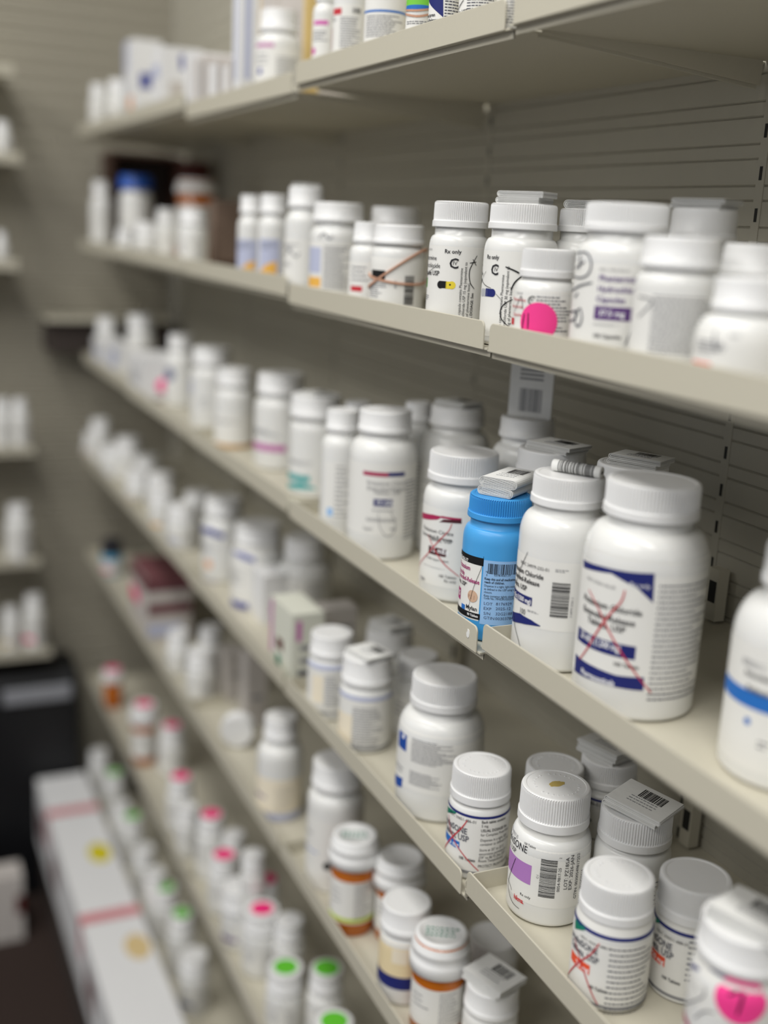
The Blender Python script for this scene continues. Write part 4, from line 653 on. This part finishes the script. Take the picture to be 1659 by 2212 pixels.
Bt('S5b','white bottle with a violet mark beside an empty stretch of fifth shelf',G5)
Bt('S5d','small white bottle behind the striped parcels on the fifth shelf',G5)
Bt('S5e','small white bottle between the striped parcels and the brighter bottle, fifth shelf',G5)
Bt('S5f','white bottle last before the empty stretch of the fifth shelf',G5)
Bt('S5g','white bottle in the back row before the empty stretch, fifth shelf',G5)
Bt('S5h','blue bottle with a black cap at the far end of the fifth shelf',G5,bm='cyan_body',cm='black_cap',style='band:pinks')
V=dict(kind='vial',bm='amber',name='prescription_vial',cat='vial')
Bt('S6vA','slim amber vial with a pink topped cap at the far end of the sixth shelf',G6,sticker='pinks',style='none',**V)
Bt('S6vB','wider amber vial with a pink topped cap near the far end, sixth shelf',G6,sticker='pinks',**V)
Bt('S6a','white bottle with pink cap dot behind the wider amber vial, sixth shelf',G6,sticker='pinks')
Bt('S6b','white bottle with pink cap dot, first in the front row after the amber vials',G6,sticker='pinks')
Bt('S6c','white bottle with pink cap dot behind a plain capped one, sixth shelf',G6,sticker='pinks')
Bt('S6d','slim plain capped white bottle at the lip, farther part of the sixth shelf',G6)
Bt('S6e','white bottle with pink cap dot at the lip in the middle of the sixth shelf',G6,sticker='pinks')
Bt('S6f','plain capped white bottle behind the middle pink dotted bottle, sixth shelf',G6)
Bt('S6g','tall slim plain capped white bottle in the middle of the sixth shelf',G6)
Bt('S6h','white bottle with dark pink cap dot at the back, nearer half of sixth shelf',G6,sticker='pinks')
Bt('S6i','wide capped white jar with a violet label mark on the sixth shelf',G6,style='band:purple')
Bt('S6j','nearest white bottle with a pink cap dot on the sixth shelf',G6,sticker='pinks')
Bt('S6k','plain capped white bottle behind the nearest pink dotted bottle',G6)
Bt('S6l','white bottle with a green cap dot, leftmost of three, sixth shelf',G6,sticker='greens')
Bt('S6m','white bottle with a green cap dot, rearmost of three, sixth shelf',G6,sticker='greens')
Bt('S6n','white bottle with a green cap dot, nearest of three, sixth shelf',G6,sticker='greens')
Bt('S7a','white bottle with plain cap at the far end of the lowest shelf',G7)
Bt('S7b','white bottle with green cap dot, farthest of four on the lowest shelf',G7,sticker='greens')
Bt('S7c','white bottle with green cap dot, second farthest of four on the lowest shelf',G7,sticker='greens')
Bt('S7d','white bottle with green cap dot, second nearest of four on the lowest shelf',G7,sticker='greens')
Bt('S7e','white bottle with green cap dot, nearest of four on the lowest shelf',G7,sticker='greens')
Bt('S7f','plain capped white bottle between the two farthest green dotted ones, lowest shelf',G7)
Bt('S7g','plain capped white bottle right after the second farthest green dotted one, lowest shelf',G7)
Bt('S7h','tall plain capped white bottle before the second nearest green dotted one, lowest shelf',G7)
Bt('S7i','nearest plain capped white bottle at the end of the lowest row',G7,style='band:bluegrey2')
GE='bottles on the end wall shelves'
Bt('E1a','white bottle on the second highest end wall shelf at the left edge',GE)
Bt('E2a','white bottle on the third highest end wall shelf at the left edge',GE)
Bt('E3a','white bottle at the end of the fourth end wall shelf',GE)
Bt('E3b','white bottle at the left edge on the fourth end wall shelf',GE)
Bt('E4a','wide white bottle on the fifth end wall shelf',GE)
Bt('E5a','white bottle with tan base stripe on the lowest end wall shelf',GE,style='band:tanst')
Bt('E5b','white bottle with pink sticker at the end of the lowest end wall shelf',GE,style='band:pinks')
# ---------------------------------------------------------------- loose cap lying on its edge
def loose():
    # stands on its rim
    b=cap_mesh(19,14,0,'cap_plastic',False); o=b.build('bottle_cap'); o.location=(-1.108,.352,.6381+.0191); o.rotation_euler=(math.radians(90),0,math.radians(62))
    tag(o,'white bottle cap lying on its edge on the empty stretch of fifth shelf','bottle cap')
loose()
# ---------------------------------------------------------------- leaflets on the caps
def leaflet(on,label,w,d,h,rz,slabs=1,dx=0,dy=0,prnt=True,name='folded_leaflet',both=False,tilt=0,lift=0,bar=True):
    X,Y,Z,R,H,cR,cH=PB[on]; b=MB(); hs=h/slabs
    for s_ in range(slabs):
        z0=s_*hs+.05; nl=max(2,int(hs/1.1)); ww=w-(slabs-1-s_)*1.5 if slabs>1 else w; x0=-w/2+(s_%2)*.8
        for k in range(nl):
            ins=k*.5*hs/nl
            a0,a1=x0+ins*1.1,x0+ww-(ins*1.1 if both else random.uniform(0,.6)); lo,hi=z0+ins,z0+hs-.25-ins; rr=(hi-lo)/2
            if rr<.25: break
            out=[];inn=[]
            def path(off):
                P=[]; r=rr-off
                if both:
                    for i in range(9): t=-math.pi/2+math.pi*i/8; P.append((a1-rr+r*math.cos(t),lo+rr+r*math.sin(t)))
                else: P+= [(a1,lo+off),(a1,hi-off)]
                for i in range(9): t=math.pi/2+math.pi*i/8; P.append((a0+rr+r*math.cos(t),lo+rr+r*math.sin(t)))
                return P
            o_,i_=path(0),path(min(.28,rr*.6)); n=len(o_); y0,y1=-d/2+random.uniform(0,.5),d/2-random.uniform(0,.5)
            vs=[(x/1000,y0/1000,z/1000) for x,z in o_]+[(x/1000,y1/1000,z/1000) for x,z in o_]+[(x/1000,y0/1000,z/1000) for x,z in i_]+[(x/1000,y1/1000,z/1000) for x,z in i_]
            fs=[]
            for i in range(n):
                j=(i+1)%n; fs+=[(i,j,n+j,n+i),(2*n+i,3*n+i,3*n+j,2*n+j),(i,2*n+i,2*n+j,j),(n+i,n+j,3*n+j,3*n+i)]
            b.add(vs,fs,'leaflet_paper')
    zt=h-.2+.05
    if bar:
        x=-w*.12; 
        while x<w*.3:
            wd=random.choice([.25,.4,.7]); b.box(x/1000,(x+wd)/1000,.02*d/1000,.36*d/1000,(zt-.05)/1000,(zt+.04)/1000,'black'); x+=wd+random.choice([.25,.4,.6])
    if prnt:
        for j in range(3):
            y=-.05*d-j*.1*d; x=-w*.2
            while x<w*.25:
                wd=random.uniform(.8,2.4); b.box(x/1000,(x+wd)/1000,y/1000,(y+.6)/1000,(zt-.05)/1000,(zt+.03)/1000,'ink2'); x+=wd+.5
    o=b.build(name); o.location=(X+dx/1000,Y+dy/1000,Z+(H+lift)/1000); o.rotation_euler=(0,math.radians(tilt),math.radians(rz)); tag(o,label,'leaflet','package leaflets lying on bottle caps'); return o
leaflet('S2b','double folded paper leaflet on the cap of the navy capsule bottle',30,18,7,30,2,dx=1,bar=False,prnt=False)
leaflet('S2c','rolled printed leaflet just right of the thick double folded one, second shelf',26,12,5,30,1,both=True,dx=1)
leaflet('S2f','crumpled leaflet on the bottle behind the large handwritten one',30,22,5,24,2)
leaflet('S2n','thin folded paper on the tall slim bottle, second shelf',18,16,3,20,1,bar=False)
leaflet('S3D','thick flattened leaflet rolls stacked on the blue cap',25,37,11.5,34,2,both=True,dx=-3,dy=7)
X,Y,Z,R,H,cR,cH=PB['S3C']; b=MB(); random.seed(11)
b.lathe([(.001,-.0145),(.0031,-.0145),(.0033,-.014),(.0033,.014),(.0031,.0145),(.001,.0145)],'leaflet_paper',24)
z=-.0105
while z<.010:
    wd=random.choice([.0003,.0005,.0008]); b.lathe([(.0033,z),(.00338,z),(.00338,z+wd),(.0033,z+wd)],'black',24,smooth=False); z+=wd+random.choice([.0003,.0005,.0007])
o=b.build('rolled_leaflet'); o.location=(X+.004,Y+.002,Z+H/1000+.0033); o.rotation_euler=(math.radians(90),0,math.radians(122)); tag(o,'small rolled leaflet with barcode on the cap beside the blue bottle','leaflet','package leaflets lying on bottle caps')
leaflet('S3Q','folded leaflet on the bottle behind the largest bottle',32,20,6,28,2,dx=6)
leaflet('S3P','crumpled dark printed leaflet on the wide bottle behind the blue one',34,24,5,20,2,dx=6)
leaflet('S3N','dark printed leaflet on the bottle behind the crimson label bottle',30,22,4,18,2,dx=0)
leaflet('S3H','thin leaflet on the cap of the teal marked bottle',24,20,2.5,10,1)
leaflet('S4e','leaflet with barcode draped over the wide ribbed cap, fourth shelf',36,30,6,25,2,dx=5,dy=-1,tilt=6,lift=1.8)
leaflet('S4g','printed leaflet on the rearmost bottle of the fourth shelf',34,26,9,15,3,dx=-2)
leaflet('S4d','leaflet with barcode on the bottle with sticker 7',36,26,7,20,2,dx=4)
leaflet('S4j','glossy folded leaflet on the banded bottle, fourth shelf',32,26,4.5,12,2,dx=3)
leaflet('S4l','folded leaflets on the back row bottle behind the banded pair',32,24,6,12,2)
leaflet('S5l','leaflet with small barcode on the bottle at the bottom of the picture',36,28,8,18,3,dx=1)
# upright barcode card behind
X,Y,Z,R,H,cR,cH=PB['S3O']; b=MB(); b.box(-.0155,.0155,0,.0022,0,.042,'leaflet_paper')
x=-.008
while x<.008:
    wd=random.choice([.0003,.0006,.001]); b.box(x,x+wd,-.00012,.0001,.004,.020,'grey'); x+=wd+random.choice([.0003,.0006])
for j in range(3): b.box(-.0085,.0085,-.00012,.0001,.026+j*.003,.0275+j*.003,'grey')
o=b.build('barcode_card'); o.location=(X+.004,Y-.002,Z+H/1000); o.rotation_euler=(0,0,math.radians(40)); tag(o,'upright white card with barcode standing on a back row cap, third shelf','card')
# ---------------------------------------------------------------- cartons
def carton(id,label,m,els=(),cat='carton',group=None,name='carton'):
    x0,x1,y0,y1,z0,z1=BX[id]; cx,cy=(x0+x1)/2,(y0+y1)/2; w,d,h=(x1-x0),(y1-y0),(z1-z0)
    b=MB(); g=.0004
    b.box(-w/2,w/2,-d/2,d/2,0,h,m)
    for (face,u0,u1,v0,v1,mm) in els:   # printed areas; u,v are fractions of the face
        if face=='f': b.box(-w/2+u0*w,-w/2+u1*w,-d/2-.0002,-d/2+.0001,v0*h,v1*h,mm)
        if face=='s': b.box(w/2-.0001,w/2+.0002,-d/2+u0*d,-d/2+u1*d,v0*h,v1*h,mm)
        if face=='t': b.box(-w/2+u0*w,-w/2+u1*w,-d/2+v0*d,-d/2+v1*d,h-.0001,h+.0002,mm)
    o=b.build(name); bv=o.modifiers.new('bevel','BEVEL'); bv.width=.0005; bv.segments=2; bv.limit_method='ANGLE'
    o.location=(cx,cy,z0); tag(o,label,cat,group); return o
GC='cartons on the top shelf row'
BX['B4a']=(-.9425,-.884)+BX['B4a'][2:]; BX['B3a']=(-1.539,-1.464)+BX['B3a'][2:]; BX['B5a']=(-1.535,-1.43)+BX['B5a'][2:]
tx=lambda f:[(f,.15,.85,.6-.07*i,.63-.07*i,'grey') for i in range(5)]
carton('B1a','tall white carton with vertical blue print left of the front bottle, top shelf','carton_white',[('f',.3,.6,.2,.9,'bluegrey'),('s',.25,.6,.2,.9,'bluegrey')],group=GC)
carton('B1b','tall grey carton with tan edge at the back, left of two, top shelf','carton_grey',[('f',0,.1,0,1,'carton_tan'),('f',.5,.52,0,1,'grey')],group=GC)
carton('B1c','tall grey carton with tan edge at the back, right of two, top shelf','carton_grey',[('s',0,.3,0,1,'carton_tan'),('f',.88,1,0,1,'carton_tan')],group=GC)
carton('B1d','thin pale carton, nearest of four on the top shelf','carton_grey',[('f',0,.06,0,1,'ink2'),('f',.3,.6,.1,.9,'carton_white')],group=GC)
carton('B1e','thin pale carton, second nearest of four on the top shelf','carton_grey',[('f',.2,.8,.1,.9,'carton_white')],group=GC)
carton('B1f','thin pale carton, third nearest of four on the top shelf','carton_grey',[('f',.5,.7,.1,.9,'grey')],group=GC)
carton('B1g','thin pale carton, farthest of four on the top shelf','carton_white',[('f',.6,.8,.1,.9,'carton_grey')],group=GC)
carton('B1h','white carton with a navy blot on its upper side, larger, top shelf','carton_white',[('s',.45,.9,.68,.9,'navyf'),('f',0,.8,.55,.75,'bluegrey'),('s',.2,.7,.2,.5,'carton_grey')],group=GC)
carton('B1i','white carton with a navy blot, smaller one farther left, top shelf','carton_white',[('s',.2,.6,.62,.9,'navyf'),('f',.2,.8,.2,.5,'peach')],group=GC)
carton('B1j','tall white carton behind the small navy marked carton, top shelf','carton_white',[('f',0,.5,.6,1,'bluegrey')],group=GC)
carton('B2a','brown carton standing behind the front bottle beside the amber vial, second shelf','carton_brown',[('s',0,1,0,.12,'wood_dark')])
o=carton('B3a','white carton with a round pink sticker on the third shelf','carton_white',tx('f'))
x0,x1,y0,y1,z0,z1=BX['B3a']; b=MB(); b.lathe([(0,0),(.0095,0),(.0095,.0003),(0,.0003)],'pink',28); s=b.build('sticker',o,((x1-x0)/2,0,.017),(0,math.radians(90),0)); s['label']='round pink sticker'
carton('B3b','white carton with lilac print at the far end of the third shelf','carton_white',[('s',.3,.6,.2,.8,'bluegrey'),('f',.2,.7,.2,.7,'bluegrey')])
carton('B4a','pale green white carton with dark print on its side, fourth shelf','carton_green',[('f',0,.12,.2,.95,'mauve'),('f',.3,.6,.35,.5,'dred'),('s',.12,.3,.62,.9,'mauve'),('s',.25,.85,.48,.56,'grey'),('s',.25,.8,.3,.38,'grey'),('s',.2,.9,.12,.2,'ink2'),('f',.3,.5,.1,.25,'dkgreen')])
carton('B4b','grey white carton behind the banded bottles on the fourth shelf','carton_grey',[('s',.15,.9,.7-.1*i,.74-.1*i,'grey') for i in range(5)])
carton('B4c','white carton behind the pale green one, fourth shelf','carton_white',[('s',.2,.8,.2,.4,'mauve')])
carton('B5a','grey parcel with maroon stripes at the far end of the fifth shelf','carton_grey',[('f',0,1,.78,.98,'carton_maroon'),('s',0,1,.8,1,'carton_maroon'),('s',.0,1,.45,.62,'carton_maroon'),('f',0,.5,.42,.62,'pinks'),('s',0,.8,.12,.3,'bluegrey'),('t',0,1,0,1,'carton_maroon')],cat='parcel',name='parcel')
carton('B5b','maroon parcel behind the grey striped one on the fifth shelf','carton_maroon',[('s',.2,.8,.3,.6,'carton_grey')],cat='parcel',name='parcel')
carton('B5c','grey carton at the back of the fifth shelf, farther of two','carton_grey',[('s',.2,.8,.5,.55,'grey')])
carton('B5d','grey carton at the back of the fifth shelf, nearer of two','carton_grey',[('s',.2,.8,.4,.45,'grey')])
# open dark wooden cubby and dark red jar behind the far bottles
o=thing('wooden_cubby','dark open wooden cubby against the end wall behind the blue capped bottle','cubby',(-1.955,.432,1.1421))
for nm,a in (('side_panel',(-.03,.045,-.058,-.050,0,.146)),('side_panel',(-.03,.045,.050,.058,0,.146)),('top_panel',(-.03,.045,-.058,.058,.146,.152)),('back_panel',(-.03,-.026,-.05,.05,.0,.146))):
    b=MB(); b.box(*a,'wood_dark' if nm!='back_panel' else 'kick'); b.build(nm,o)
# ---------------------------------------------------------------- end wall shelves
nm=['highest','second highest','third highest','fourth highest','fifth highest','lowest']
for i,(yr,z) in enumerate(ES):
    o=thing('wall_shelf','beige steel shelf on the end wall, %s of six at the left edge'%nm[i],'shelf',(-1.93,yr,z),'end wall shelves')
    b=MB(); b.box(-.058,.065,-1.2-yr,0,0,.0012,'steel_paint'); b.build('panel',o)
    b=MB(); b.box(.064,.065,-1.2-yr,0,-.006,.010,'steel_paint'); b.build('front_lip',o)
(ya,za),(yb,zb_)=LEDGE
b=MB(); b.box(-.07,.02,ya,.475,0,.006,'steel_paint'); b.box(-.069,.0,ya+.005,.475,-.05,0,'kick')  # ledge plate with a solid dark block beneath it
o=b.build('ledge'); o.location=(-1.915,0,za-.003); tag(o,'beige ledge on the end wall over a dark block, beside the third shelf row','ledge')
# ---------------------------------------------------------------- base deck with long white boxes
ZT=-3.02*S+CZ
b=MB(); b.box(-1.885,.2,.236,.312,0,ZT-.125,'kick'); b.box(-1.885,.2,.231,.312,ZT-.125,ZT-.12,'kick'); tag(b.build('base_deck'),'dark base deck under the long white boxes at the foot of the shelves','base deck')
def longbox(x0,x1,label,stk,mst,tint='carton_white'):
    b=MB(); w=x1-x0; b.box(0,w,0,.083,0,.12,tint)
    b.box(w-.001-.024,w-.001,-.0003,.0833,.1195,.1203,'redband') ; b.box(w-.025,w-.001,-.0003,.0001,.06,.12,'redband')
    b.box(.02,.09,-.0003,.0001,.03,.08,'dred')
    o=b.build('long_box'); bv=o.modifiers.new('bevel','BEVEL'); bv.width=.0015; bv.segments=2; bv.limit_method='ANGLE'; o.location=(x0,.230,ZT-.12); tag(o,label,'box','long white boxes at the foot of the shelves')
    if stk:
        s=MB(); sx,sy,sr=stk; s.lathe([(0,0),(sr,0),(sr,.0004),(0,.0004)],mst,28,smooth=False); k=s.build('sticker',o,(sx-x0,sy-.230,.1201)); k.scale=(1.7,1,1)
longbox(-1.88,-1.738,'long white box with a red end band, farthest at the foot of the shelves',None,None)
longbox(-1.736,-1.425,'long white box with a round yellow sticker on its lid',(-1.605,.288,.017),'yellows')
longbox(-1.423,-1.112,'long white box with a round tan sticker on its lid',(-1.352,.292,.017),'tanst')
longbox(-1.11,-.80,'long white box nearest the camera at the foot of the shelves',None,None)
# black machine and low things at the end of the aisle
o=thing('office_machine','black office machine with a grey panel at the end of the aisle','office machine',(-1.935,.13,0))
b=MB(); b.prism([(-.045,0),(.045,0),(.045,.40),(.03,.425),(-.045,.43)],'y',-.40,.178,'black_plastic'); f=b.build('body',o); bv=f.modifiers.new('bevel','BEVEL'); bv.width=.008; bv.segments=3; bv.limit_method='ANGLE'
b=MB(); b.box(.042,.052,.05,.165,.375,.402,'grey_plastic'); f=b.build('grey_panel',o); bv=f.modifiers.new('bevel','BEVEL'); bv.width=.004; bv.segments=3; f['label']='grey panel'
for i,(x,y,wx,wy,h,lb) in enumerate([(-1.80,.09,.05,.06,.125,'pale grey box on the floor at the left edge'),(-1.79,.165,.05,.05,.12,'pale grey box on the floor beside the long white boxes')]):
    b=MB(); b.box(-wx/2,wx/2,-wy/2,wy/2,0,h,'carton_grey'); b.box(-wx/2-.0002,wx/2+.0002,wy/2-.012,wy/2+.0002,h*.4,h*.7,'dred' if i else 'grey')
    o=b.build('floor_box'); o.location=(x,y,0); tag(o,lb,'box')
